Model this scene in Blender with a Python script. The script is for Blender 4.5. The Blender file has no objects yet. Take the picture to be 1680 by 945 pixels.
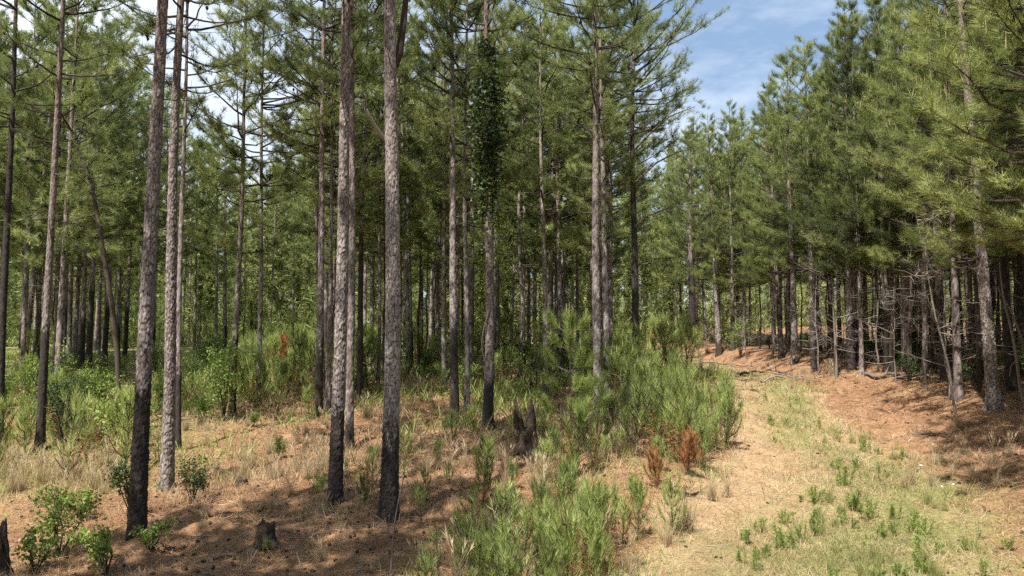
import bpy, math
import numpy as np
from math import radians as R, pi, sin, cos

rng = np.random.default_rng(11)
scene = bpy.context.scene
COL = scene.collection

# ------------------------------------------------------------------ camera numbers (photo is 1680 x 945)
F, CX, HORIZON, CAMZ = 1213.0, 840.0, 545.0, 3.1
PITCH = math.atan((HORIZON - 472.5) / F)

# ------------------------------------------------------------------ terrain
def sstep(a, b, x):
    t = np.clip((np.asarray(x, float) - a) / (b - a), 0, 1)
    return t * t * (3 - 2 * t)

def vnoise(x, y, scale, seed):
    r = np.random.default_rng(seed); G = r.uniform(0, 1, (64, 64))
    u, v = x / scale, y / scale
    i, j = np.floor(u).astype(int), np.floor(v).astype(int); a, b = u - i, v - j
    a = a * a * (3 - 2 * a); b = b * b * (3 - 2 * b)
    g = lambda p, q: G[p % 64, q % 64]
    return (g(i, j) * (1 - a) + g(i + 1, j) * a) * (1 - b) + (g(i, j + 1) * (1 - a) + g(i + 1, j + 1) * a) * b

PY = np.array([-400, -40, -10, 0, 9.4, 14, 21.5, 28, 37, 45, 55, 70, 100, 400.])
PX = np.array([-60, -4, 0.5, 2.3, 4.25, 6.5, 8.7, 10.2, 11.0, 10.8, 9.0, 3.0, -14, -200.])
_yy = np.linspace(-400, 400, 3201)
_kk = np.hanning(25); _kk /= _kk.sum()
_cc = np.convolve(np.pad(np.interp(_yy, PY, PX), 12, mode='edge'), _kk, mode='valid')
def path_c(y): return np.interp(y, _yy, _cc)
def path_w(y): return np.interp(y, [0, 12, 22, 30, 45], [3.3, 2.95, 2.3, 1.8, 1.3])

def zt(x, y):
    x = np.asarray(x, float); y = np.asarray(y, float)
    z = np.interp(y, [-50, 8, 12, 30, 60, 120, 400, 3000], [0, 0.0, 0.13, 1.2, 2.15, 2.8, 3.2, 4.0])
    fade = 1 - sstep(18, 34, y)
    z = z - 0.055 * np.clip(-x - 2.5, 0, 14) * fade
    c, w = path_c(y), path_w(y)
    t = x - (c + w)
    near = 1 - sstep(50, 75, y)
    amt = np.interp(y, [-10, 6, 14, 24, 40, 60], [0.2, 0.35, 0.75, 0.75, 0.6, 0.3])
    z = z + amt * sstep(-0.5, 2.0, t) * near
    z = z + 1.5 * sstep(2.0, 30, t) * (1 - sstep(90, 220, np.abs(x) + np.abs(y) * .3)) * sstep(8, 30, y)
    z = z - 0.16 * (1 - sstep(w * .75, w * 1.25, np.abs(x - c))) * near
    s_ = (x - c) / w
    z = z - .09 * near * (np.exp(-((s_ - .48) / .16) ** 2) + np.exp(-((s_ + .48) / .16) ** 2))
    z = z + 0.05 * np.sin(x * 1.3 + .7 * y) * np.cos(y * .9 - x * .4) + 0.10 * np.sin(x * .37 + 1) * np.sin(y * .31 + 2)
    return z

def ray(px, py):
    u, v = (px - CX) / F, -(py - 472.5) / F
    d = np.array([u, cos(PITCH) - v * sin(PITCH), sin(PITCH) + v * cos(PITCH)])
    return d / d[1]

def at(px, py, far=120):
    """where the sight line through a photo pixel meets the ground"""
    d = ray(px, py)
    y0, y1 = 3.0, None
    ys = np.arange(3.0, far, 0.05)
    zz = CAMZ + d[2] * ys - zt(d[0] * ys, ys)
    k = np.nonzero(zz < 0)[0]
    y = ys[k[0]] if len(k) else far
    return np.array([d[0] * y, y, float(zt(d[0] * y, y))])

def pt(px, py, y):
    d = ray(px, py)
    return np.array([d[0] * y, y, CAMZ + d[2] * y])

# ------------------------------------------------------------------ object helpers
def link(o, parent=None):
    COL.objects.link(o)
    if parent is not None: o.parent = parent
    return o

def tag(o, label=None, cat=None, group=None, kind=None):
    for k, v in (('label', label), ('category', cat), ('group', group), ('kind', kind)):
        if v: o[k] = v
    return o

def empty(name, loc=(0, 0, 0), rz=0.0, scale=1.0):
    o = bpy.data.objects.new(name, None)
    o.empty_display_size = 0.2
    o.location = [float(c) for c in loc]; o.rotation_euler = (0, 0, float(rz)); o.scale = (float(scale),) * 3
    return link(o)

def obj(name, me, parent=None):
    return link(bpy.data.objects.new(name, me), parent)

def copy_tree(o, parent=None):
    c = o.copy(); COL.objects.link(c)
    if parent is not None: c.parent = parent
    for ch in list(o.children): copy_tree(ch, c)
    return c

class MB:
    """collects triangles / quads with a material slot and a tint per vertex, then makes one mesh"""
    def __init__(s):
        s.v, s.f3, s.f4, s.m3, s.m4, s.t = [], [], [], [], [], []; s.n = 0
    def add(s, v, tris=None, quads=None, mat=0, tint=0.5):
        v = np.asarray(v, float).reshape(-1, 3)
        t = np.broadcast_to(np.asarray(tint, float), (len(v),)) if np.ndim(tint) < 2 else tint
        s.v.append(v); s.t.append(np.array(t))
        if tris is not None and len(tris):
            tr = np.asarray(tris).reshape(-1, 3) + s.n; s.f3.append(tr); s.m3.append(np.full(len(tr), mat))
        if quads is not None and len(quads):
            q = np.asarray(quads).reshape(-1, 4) + s.n; s.f4.append(q); s.m4.append(np.full(len(q), mat))
        s.n += len(v)
    def mesh(s, name, mats, smooth=False, attrs=None):
        v = np.concatenate(s.v); t = np.concatenate(s.t)
        f3 = np.concatenate(s.f3) if s.f3 else np.zeros((0, 3), int)
        f4 = np.concatenate(s.f4) if s.f4 else np.zeros((0, 4), int)
        mi = np.concatenate(s.m3 + s.m4) if (s.m3 or s.m4) else np.zeros(0, int)
        me = bpy.data.meshes.new(name)
        me.vertices.add(len(v)); me.vertices.foreach_set('co', v.astype(np.float32).ravel())
        loops = np.concatenate([f3.ravel(), f4.ravel()]).astype(np.int32)
        me.loops.add(len(loops)); me.loops.foreach_set('vertex_index', loops)
        npoly = len(f3) + len(f4)
        st = np.concatenate([np.arange(len(f3)) * 3, len(f3) * 3 + np.arange(len(f4)) * 4]).astype(np.int32)
        me.polygons.add(npoly); me.polygons.foreach_set('loop_start', st)
        me.polygons.foreach_set('material_index', mi.astype(np.int32))
        me.polygons.foreach_set('use_smooth', np.full(npoly, smooth))
        a = me.attributes.new('tint', 'FLOAT', 'POINT'); a.data.foreach_set('value', t.astype(np.float32))
        for k, arr in (attrs or {}).items():
            a = me.attributes.new(k, 'FLOAT', 'POINT'); a.data.foreach_set('value', np.asarray(arr, np.float32))
        me.update(calc_edges=True); me.validate()
        for m in mats: me.materials.append(m)
        return me

def norm(a):
    a = np.asarray(a, float)
    return a / np.maximum(np.linalg.norm(a, axis=-1, keepdims=True), 1e-9)

def tube(mb, pts, rad, k=5, mat=0, tint=0.5, cap=False):
    pts = np.asarray(pts, float); n = len(pts); rad = np.broadcast_to(np.asarray(rad, float), (n,))
    tan = norm(np.gradient(pts, axis=0))
    up = np.where(np.abs(tan[:, 2:3]) > .9, np.array([[1., 0, 0]]), np.array([[0, 0, 1.]]))
    a = norm(np.cross(tan, up)); b = np.cross(tan, a)
    for i in range(1, n):                                     # keep the frame from flipping
        if np.dot(a[i], a[i - 1]) < 0: a[i] *= -1; b[i] *= -1
    th = np.arange(k) * 2 * pi / k
    ring = pts[:, None] + rad[:, None, None] * (np.cos(th)[None, :, None] * a[:, None] + np.sin(th)[None, :, None] * b[:, None])
    i = np.arange(n - 1)[:, None] * k; j = np.arange(k)[None]
    q = np.stack([i + j, i + (j + 1) % k, i + k + (j + 1) % k, i + k + j], -1).reshape(-1, 4)
    mb.add(ring.reshape(-1, 3), quads=q, mat=mat, tint=tint)
    if cap:
        top = (n - 1) * k
        mb.add(ring[-1], tris=[(0, m, m + 1) for m in range(1, k - 1)], mat=mat, tint=tint)

def tufts(mb, pos, dirs, n=20, length=.18, width=.006, spread=(12, 70), shoot=.10, mat=0, tint=None, r=None, droop=0.0):
    """brushes of needles: n thin blades round every shoot tip"""
    r = r or rng
    pos = np.asarray(pos, float).reshape(-1, 3); dirs = norm(np.asarray(dirs, float).reshape(-1, 3)); T = len(pos)
    if not T: return
    length = np.broadcast_to(np.asarray(length, float), (T,))
    tint = r.uniform(.25, .75, T) if tint is None else np.broadcast_to(np.asarray(tint, float), (T,))
    P = np.repeat(pos, n, 0); D = np.repeat(dirs, n, 0); L = np.repeat(length, n) * r.uniform(.7, 1.1, T * n)
    back = r.uniform(0, 1, T * n)
    rnd = norm(r.normal(size=(T * n, 3)))
    perp = norm(rnd - (rnd * D).sum(1, keepdims=True) * D)
    ph = np.radians(spread[0] + (spread[1] - spread[0]) * np.sqrt(back) * r.uniform(.55, 1.1, T * n))
    nd = D * np.cos(ph)[:, None] + perp * np.sin(ph)[:, None]
    if droop: nd[:, 2] -= droop; nd = norm(nd)
    base = P - D * (back * shoot)[:, None]
    side = norm(np.cross(nd, norm(r.normal(size=(T * n, 3))))) * (width * .5)
    tip = base + nd * L[:, None]
    v = np.stack([base - side, base + side, tip], 1).reshape(-1, 3)
    t = np.repeat(tint, n) + r.normal(0, .10, T * n)
    mb.add(v, tris=np.arange(T * n * 3).reshape(-1, 3), mat=mat, tint=np.repeat(np.clip(t, 0, 1), 3))

def leaves(mb, pos, size=.06, mat=0, tint=None, r=None, up=.5):
    r = r or rng
    pos = np.asarray(pos, float).reshape(-1, 3); N = len(pos)
    d = norm(r.normal(size=(N, 3)) + np.array([0, 0, -.15])); nrm = norm(r.normal(size=(N, 3)) + np.array([0, 0, up * 2]))
    s = norm(np.cross(d, nrm)); nn = np.cross(s, d)
    L = size * r.uniform(.6, 1.25, (N, 1)); W = L * .32
    v = np.stack([pos, pos + d * L * .45 + s * W + nn * L * .06, pos + d * L, pos + d * L * .45 - s * W + nn * L * .06], 1).reshape(-1, 3)
    b = np.arange(N)[:, None] * 4
    tr = np.concatenate([b + np.array([[0, 1, 2]]), b + np.array([[0, 2, 3]])])
    tint = r.uniform(.2, .8, N) if tint is None else np.broadcast_to(tint, (N,))
    mb.add(v, tris=tr, mat=mat, tint=np.repeat(tint, 4))

# ------------------------------------------------------------------ materials
def new_mat(name):
    m = bpy.data.materials.new(name); m.use_nodes = True
    nt = m.node_tree; nt.nodes.clear()
    return m, nt, nt.nodes, nt.links

def nd(nt, t, **kw):
    n = nt.nodes.new(t)
    for k, v in kw.items(): setattr(n, k, v)
    return n

def ramp(nt, fac, stops):
    n = nd(nt, 'ShaderNodeValToRGB'); e = n.color_ramp.elements
    while len(e) < len(stops): e.new(.5)
    for el, (p, c) in zip(e, stops): el.position = p; el.color = (*c, 1)
    nt.links.new(fac, n.inputs[0]); return n.outputs[0]

def mathn(nt, op, a, b=0.0, clamp=False):
    n = nd(nt, 'ShaderNodeMath', operation=op, use_clamp=clamp)
    for i, x in enumerate((a, b)):
        if hasattr(x, 'is_linked'): nt.links.new(x, n.inputs[i])
        else: n.inputs[i].default_value = x
    return n.outputs[0]

def mixc(nt, fac, a, b, mode='MIX'):
    n = nd(nt, 'ShaderNodeMix', data_type='RGBA', blend_type=mode)
    for i, x in ((0, fac), (6, a), (7, b)):
        if hasattr(x, 'is_linked'): nt.links.new(x, n.inputs[i])
        else: n.inputs[i].default_value = x if i == 0 else (*x, 1)
    return n.outputs[2]

def noise(nt, vec, scale, detail=4, rough=.6):
    n = nd(nt, 'ShaderNodeTexNoise'); n.inputs['Scale'].default_value = scale
    n.inputs['Detail'].default_value = detail; n.inputs['Roughness'].default_value = rough
    if vec is not None: nt.links.new(vec, n.inputs['Vector'])
    return n.outputs['Fac']

def foliage_mat(name, dark, mid, light, trans=.3, vary=.12, rough=.55):
    m, nt, N, L = new_mat(name)
    a = nd(nt, 'ShaderNodeAttribute', attribute_name='tint')
    info = nd(nt, 'ShaderNodeObjectInfo')
    f = mathn(nt, 'ADD', a.outputs['Fac'], mathn(nt, 'MULTIPLY', mathn(nt, 'SUBTRACT', info.outputs['Random'], .5), vary * 2), clamp=True)
    c = ramp(nt, f, [(0, dark), (.5, mid), (1, light)])
    p = nd(nt, 'ShaderNodeBsdfPrincipled'); L.new(c, p.inputs['Base Color']); p.inputs['Roughness'].default_value = rough
    p.inputs['Specular IOR Level'].default_value = .35
    t = nd(nt, 'ShaderNodeBsdfTranslucent'); L.new(mixc(nt, .35, c, (.30, .34, .05)), t.inputs['Color'])
    mx = nd(nt, 'ShaderNodeMixShader'); mx.inputs[0].default_value = trans
    L.new(p.outputs[0], mx.inputs[1]); L.new(t.outputs[0], mx.inputs[2])
    o = nd(nt, 'ShaderNodeOutputMaterial'); L.new(mx.outputs[0], o.inputs[0])
    return m

def simple_mat(name, stops, scale=8.0, rough=.9, bump=.0, tint=False, bscale=40):
    m, nt, N, L = new_mat(name)
    tc = nd(nt, 'ShaderNodeTexCoord')
    f = noise(nt, tc.outputs['Object'], scale)
    if tint:
        a = nd(nt, 'ShaderNodeAttribute', attribute_name='tint')
        f = mathn(nt, 'ADD', mathn(nt, 'MULTIPLY', f, .25), mathn(nt, 'MULTIPLY', a.outputs['Fac'], .8), clamp=True)
    p = nd(nt, 'ShaderNodeBsdfPrincipled'); L.new(ramp(nt, f, stops), p.inputs['Base Color'])
    p.inputs['Roughness'].default_value = rough; p.inputs['Specular IOR Level'].default_value = .2
    if bump:
        b = nd(nt, 'ShaderNodeBump'); b.inputs['Strength'].default_value = bump; b.inputs['Distance'].default_value = .02
        L.new(noise(nt, tc.outputs['Object'], bscale), b.inputs['Height']); L.new(b.outputs[0], p.inputs['Normal'])
    o = nd(nt, 'ShaderNodeOutputMaterial'); L.new(p.outputs[0], o.inputs[0])
    return m

def bark_mat():
    m, nt, N, L = new_mat('pine_bark')
    tc = nd(nt, 'ShaderNodeTexCoord')
    pl = nd(nt, 'ShaderNodeAttribute', attribute_name='tint').outputs['Fac']
    cr = nd(nt, 'ShaderNodeAttribute', attribute_name='crevice').outputs['Fac']
    info = nd(nt, 'ShaderNodeObjectInfo')
    mp = nd(nt, 'ShaderNodeMapping'); mp.inputs['Scale'].default_value = (1, 1, .35); L.new(tc.outputs['Object'], mp.inputs[0])
    n1 = noise(nt, mp.outputs[0], 34, 5, .7)
    n2 = noise(nt, mp.outputs[0], 5, 3)
    f = mathn(nt, 'ADD', mathn(nt, 'MULTIPLY', pl, .34), mathn(nt, 'MULTIPLY', n1, .72))
    f = mathn(nt, 'ADD', f, mathn(nt, 'MULTIPLY', mathn(nt, 'SUBTRACT', info.outputs['Random'], .5), .22))
    plate = ramp(nt, f, [(.15, (.09, .068, .060)), (.42, (.23, .192, .178)), (.70, (.39, .345, .328)), (1, (.60, .545, .525))])
    spz = nd(nt, 'ShaderNodeSeparateXYZ'); L.new(tc.outputs['Object'], spz.inputs[0])
    hi = mathn(nt, 'MULTIPLY', mathn(nt, 'MULTIPLY', mathn(nt, 'SUBTRACT', spz.outputs[2], 5.0), .14, clamp=True), mathn(nt, 'ADD', n2, .15), clamp=True)
    plate = mixc(nt, mathn(nt, 'MULTIPLY', hi, .8), plate, (.24, .145, .10))
    deep = mixc(nt, n2, (.040, .027, .021), (.085, .052, .038))
    col = mixc(nt, cr, deep, plate)
    # fire scorched foot, own height per tree; on shaded trunks, shade painted in
    ch = nd(nt, 'ShaderNodeAttribute', attribute_name='char_shade', attribute_type='OBJECT').outputs['Fac']
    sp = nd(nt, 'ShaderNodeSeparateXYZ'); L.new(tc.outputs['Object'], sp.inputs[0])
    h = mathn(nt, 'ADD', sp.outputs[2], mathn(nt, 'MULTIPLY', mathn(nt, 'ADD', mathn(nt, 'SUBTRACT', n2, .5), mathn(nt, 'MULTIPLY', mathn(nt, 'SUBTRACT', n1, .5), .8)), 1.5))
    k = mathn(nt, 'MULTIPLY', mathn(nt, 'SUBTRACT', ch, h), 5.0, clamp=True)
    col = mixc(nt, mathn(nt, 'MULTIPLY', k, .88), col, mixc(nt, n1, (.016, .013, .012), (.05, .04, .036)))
    p = nd(nt, 'ShaderNodeBsdfPrincipled'); L.new(col, p.inputs['Base Color']); p.inputs['Roughness'].default_value = .9
    p.inputs['Specular IOR Level'].default_value = .15
    b = nd(nt, 'ShaderNodeBump'); b.inputs['Strength'].default_value = .6; b.inputs['Distance'].default_value = .02
    L.new(n1, b.inputs['Height']); L.new(b.outputs[0], p.inputs['Normal'])
    o = nd(nt, 'ShaderNodeOutputMaterial'); L.new(p.outputs[0], o.inputs[0])
    return m

def ground_mat():
    m, nt, N, L = new_mat('forest_floor')
    g = nd(nt, 'ShaderNodeNewGeometry').outputs['Position']
    track = nd(nt, 'ShaderNodeAttribute', attribute_name='track').outputs['Fac']
    grassy = nd(nt, 'ShaderNodeAttribute', attribute_name='grassy').outputs['Fac']
    mp = nd(nt, 'ShaderNodeMapping'); mp.inputs['Rotation'].default_value = (0, 0, .6); mp.inputs['Scale'].default_value = (1, 3, 1); L.new(g, mp.inputs[0])
    fine = noise(nt, mp.outputs[0], 14, 6, .75); mid = noise(nt, g, 2.2, 5, .65); big = noise(nt, g, .35, 4, .6)
    straw = ramp(nt, mathn(nt, 'ADD', mathn(nt, 'MULTIPLY', fine, .6), mathn(nt, 'MULTIPLY', mid, .4)),
                 [(.28, (.075, .036, .023)), (.45, (.20, .112, .064)), (.58, (.355, .205, .112)), (.75, (.49, .315, .185))])
    dry = ramp(nt, mathn(nt, 'ADD', mathn(nt, 'MULTIPLY', fine, .65), mathn(nt, 'MULTIPLY', mid, .35)),
               [(.28, (.15, .09, .05)), (.46, (.33, .22, .125)), (.62, (.46, .335, .20)), (.8, (.56, .44, .29))])
    moss = ramp(nt, fine, [(.3, (.10, .10, .035)), (.6, (.26, .25, .10)), (.8, (.40, .36, .17))])
    wob = mathn(nt, 'ADD', track, mathn(nt, 'MULTIPLY', mathn(nt, 'SUBTRACT', mid, .5), .9))
    c = mixc(nt, mathn(nt, 'MULTIPLY', mathn(nt, 'SUBTRACT', wob, .28), 2.2, clamp=True), straw, dry)
    gm = mathn(nt, 'ADD', grassy, mathn(nt, 'SUBTRACT', mathn(nt, 'MULTIPLY', mid, .8), .55))
    c = mixc(nt, mathn(nt, 'MULTIPLY', gm, 1.3, clamp=True), c, moss)
    bare = mathn(nt, 'MULTIPLY', mathn(nt, 'SUBTRACT', big, .56), 5.0, clamp=True)
    c = mixc(nt, mathn(nt, 'MULTIPLY', bare, .5), c, (.37, .225, .13))
    p = nd(nt, 'ShaderNodeBsdfPrincipled'); L.new(c, p.inputs['Base Color']); p.inputs['Roughness'].default_value = .95
    p.inputs['Specular IOR Level'].default_value = .1
    b = nd(nt, 'ShaderNodeBump'); b.inputs['Strength'].default_value = .8; b.inputs['Distance'].default_value = .04
    L.new(mathn(nt, 'ADD', fine, mid), b.inputs['Height']); L.new(b.outputs[0], p.inputs['Normal'])
    o = nd(nt, 'ShaderNodeOutputMaterial'); L.new(p.outputs[0], o.inputs[0])
    return m

M_BARK = bark_mat()
M_GROUND = ground_mat()
M_LIMB = simple_mat('limb_bark', [(.3, (.045, .034, .028)), (.6, (.11, .085, .07)), (.8, (.19, .155, .13))], 12, tint=True)
M_DEAD = simple_mat('weathered_dead_wood', [(.2, (.08, .062, .052)), (.5, (.16, .133, .115)), (.85, (.33, .295, .26))], 6, tint=True)
M_CONE = simple_mat('pine_cone', [(.3, (.020, .014, .010)), (.7, (.06, .042, .03))], 20)
M_NEEDLE = foliage_mat('mature_pine_needles', (.068, .10, .036), (.245, .295, .098), (.48, .525, .21), .36, .20)
M_YOUNG = foliage_mat('young_stand_needles', (.065, .10, .036), (.25, .30, .090), (.45, .48, .17), .34, .24)
M_SAPL = foliage_mat('sapling_needles', (.10, .15, .042), (.345, .435, .12), (.60, .66, .26), .40, .24)
M_CANDLE = simple_mat('pine_candle', [(.3, (.26, .22, .10)), (.7, (.42, .38, .20))], 10)
M_RUST = foliage_mat('dead_brown_needles', (.13, .05, .02), (.33, .135, .055), (.50, .26, .12), .2, .1)
M_LEAF = foliage_mat('broad_leaves', (.06, .115, .025), (.20, .30, .06), (.40, .49, .13), .42, .18, .5)
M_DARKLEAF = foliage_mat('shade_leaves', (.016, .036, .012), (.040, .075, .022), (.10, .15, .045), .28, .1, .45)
M_IVY = foliage_mat('ivy_leaves', (.03, .06, .015), (.13, .18, .035), (.36, .40, .09), .4, .1, .45)
M_DRY = foliage_mat('dry_grass_blades', (.19, .12, .065), (.40, .295, .17), (.64, .53, .36), .2, .05, .8)
M_STRAW = foliage_mat('fallen_pine_straw', (.12, .06, .03), (.38, .21, .108), (.60, .39, .23), .1, .0, .8)
M_GRASS = foliage_mat('green_grass_blades', (.12, .14, .045), (.29, .30, .105), (.48, .47, .22), .35, .05, .7)
M_WEED = foliage_mat('weed_leaves', (.085, .14, .035), (.26, .34, .085), (.48, .52, .19), .40, .16, .6)
M_STUMP = simple_mat('old_stump_wood', [(.25, (.018, .013, .011)), (.55, (.07, .05, .04)), (.8, (.17, .135, .11))], 9, bump=.8, bscale=25)
M_STONE = simple_mat('pale_quartz', [(.3, (.45, .42, .38)), (.7, (.80, .78, .74))], 6, bump=.4)

# ------------------------------------------------------------------ ground sheet and path sheet
def lattice(a, lo, hi, step, far):
    core = np.arange(lo, hi + 1e-6, step)
    g = [hi]; s = step
    while g[-1] < far: s *= 1.16; g.append(g[-1] + s)
    l = [lo]; s = step
    while l[-1] > -far: s *= 1.16; l.append(l[-1] - s)
    return np.array(l[1:][::-1] + list(core) + g[1:])

def micro(x, y):
    near = 1 - sstep(28, 45, np.hypot(x, y))
    return near * (.15 * (vnoise(x, y, .9, 1) - .5) + .10 * (vnoise(x, y, .37, 2) - .5) + .05 * (vnoise(x, y, .17, 3) - .5))

def track_mask(x, y):
    c, w = path_c(y), path_w(y)
    s_ = (x - c) / w + .45 * (vnoise(x, y, 2.2, 41) - .5) + .25 * (vnoise(x, y, .7, 42) - .5)
    return (1 - sstep(.8, 1.2, -s_)) * (1 - .75 * sstep(.30, .75, s_)) * (1 - sstep(.95, 1.3, s_)) * (1 - sstep(45, 65, y))

def grassy_mask(x, y):
    c, w = path_c(y), path_w(y)
    s = (x - c) / w + .9 * (vnoise(x, y, 2.8, 43) - .5) + .4 * (vnoise(x, y, .8, 44) - .5)
    strip = np.exp(-((s - .02) / .42) ** 2) * .9 + np.exp(-((s + .6) / .28) ** 2) * .3 + np.exp(-((s - .6) / .35) ** 2) * .65 * (1 - sstep(11.5, 16, y)) * (.4 + 1.2 * (vnoise(x, y, 1.1, 47) - .3).clip(0, 1))
    left = .55 * sstep(-5, -10, x) * sstep(10, 16, y) + .6 * sstep(26, 34, y) * (x < c - w)
    return strip * (np.abs(s) < 1.1) * (y < 60) + left * (np.abs(s) >= 1.1)

def sheet(name, xs, ys, lift=0.0, fx=None):
    X, Y = np.meshgrid(xs, ys)
    if fx is not None: X = fx(X, Y)
    Z = zt(X, Y) + micro(X, Y) + lift
    ny, nx = X.shape
    i = (np.arange(ny - 1)[:, None] * nx + np.arange(nx - 1)[None])
    q = np.stack([i, i + 1, i + nx + 1, i + nx], -1).reshape(-1, 4)
    mb = MB(); mb.add(np.stack([X, Y, Z], -1).reshape(-1, 3), quads=q)
    me = mb.mesh(name, [M_GROUND], True, {'track': track_mask(X, Y).ravel(), 'grassy': grassy_mask(X, Y).ravel()})
    o = obj(name, me); tag(o, kind='structure'); return o

sheet('ground', lattice(0, -14, 16, .10, 2500), lattice(0, 5.5, 28, .10, 2500))
sheet('path', np.linspace(-.92, .92, 53), np.concatenate([np.arange(-8, 5.5, .3), np.arange(5.5, 28, .10), np.arange(28, 30, .2), np.arange(30, 62, .4)]), .004, lambda X, Y: path_c(Y) + X * path_w(Y))

# ------------------------------------------------------------------ pine building blocks
def trunk_mesh(name, H, r0, curve, sides=16, dz=.10, plate=(.075, .15), depth=.010, seed=0, flare=.35, ztop=None):
    """tapered trunk with raised bark plates; curve(z) -> x, y offsets"""
    r = np.random.default_rng(seed)
    zs = np.concatenate([np.arange(-.35, min(H, ztop or H), dz), np.linspace(min(H, ztop or H), H, 14)[0:]]) if (ztop and ztop < H) else np.append(np.arange(-.35, H, dz), H)
    zs = np.unique(zs); th = np.arange(sides) * 2 * pi / sides
    rad = r0 * (np.clip(1 - zs / H, 0, 1) ** .72 * .97 + .03) * (1 + flare * np.exp(-np.clip(zs, 0, None) / .28) + .10 * np.exp(-np.clip(zs, 0, None) / .9)) 
    TH, ZZ = np.meshgrid(th, zs); RR = np.repeat(rad[:, None], sides, 1)
    nt_ = max(5, int(round(2 * pi * r0 / plate[0]))); u = TH / (2 * pi) * nt_; v = ZZ / plate[1] + 3
    iu, iv = np.floor(u).astype(int), np.floor(v).astype(int)
    nv = int(v.max()) + 6
    JU, JV, RV = r.uniform(.0, 1., (nv, nt_)), r.uniform(.0, 1., (nv, nt_)), r.uniform(0, 1, (nv, nt_))
    f1 = np.full(u.shape, 9.); f2 = f1.copy(); pid = np.zeros(u.shape); DV = np.zeros(u.shape)
    wv = vnoise(u * 1.0, v * 1.0, .8, seed) - .5; u = u + .0 * wv; v = v + .9 * wv; iv = np.floor(v).astype(int)
    for du in (-1, 0, 1):
        for dv in (-1, 0, 1):
            a, b = (iu + du) % nt_, np.clip(iv + dv, 0, nv - 1)
            d = np.hypot(iu + du + JU[b, a] - u, iv + dv + JV[b, a] - v)
            closer = d < f1
            f2 = np.where(closer, f1, np.minimum(f2, d)); pid = np.where(closer, RV[b, a], pid); DV = np.where(closer, v - (iv + dv + JV[b, a]), DV); f1 = np.where(closer, d, f1)
    cre = np.clip((f2 - f1) / .22, 0, 1) * np.clip(1.25 - 1.1 * np.clip(DV, 0, 1) * (pid > .45), 0, 1)
    RR = RR + depth * np.clip(RR / r0, .35, 1) * (cre * (.4 + .7 * pid) - .5 - .6 * DV * pid) + r.normal(0, depth * .16, RR.shape)
    but = 1 + np.exp(-np.clip(ZZ, 0, None) / .20) * (.20 * np.sin(TH * 4 + seed) + .14 * np.sin(TH * 7 + 2 * seed))
    RR *= but
    ox, oy = curve(np.clip(zs, 0, None))
    V = np.stack([ox[:, None] + RR * np.cos(TH), oy[:, None] + RR * np.sin(TH), ZZ], -1).reshape(-1, 3)
    n = len(zs); i = np.arange(n - 1)[:, None] * sides; j = np.arange(sides)[None]
    q = np.stack([i + j, i + (j + 1) % sides, i + sides + (j + 1) % sides, i + sides + j], -1).reshape(-1, 4)
    mb = MB(); mb.add(V, quads=q, tint=pid.ravel())
    return mb.mesh(name, [M_BARK], True, {'crevice': cre.ravel()})

def limb_curve(p0, az, L, rise, sag, r, n=7, wig=.05):
    t = np.linspace(0, 1, n)
    out = t * L
    z = rise * L * t - sag * L * np.sin(t * pi) * .3 + .12 * L * t ** 2.5
    k = np.cumsum(r.normal(0, wig * L / n, n)); k -= k[0]
    dx, dy = cos(az), sin(az)
    return np.stack([p0[0] + dx * out - dy * k, p0[1] + dy * out + dx * k, p0[2] + z + np.cumsum(r.normal(0, wig * L / n * .5, n))], -1)

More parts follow.
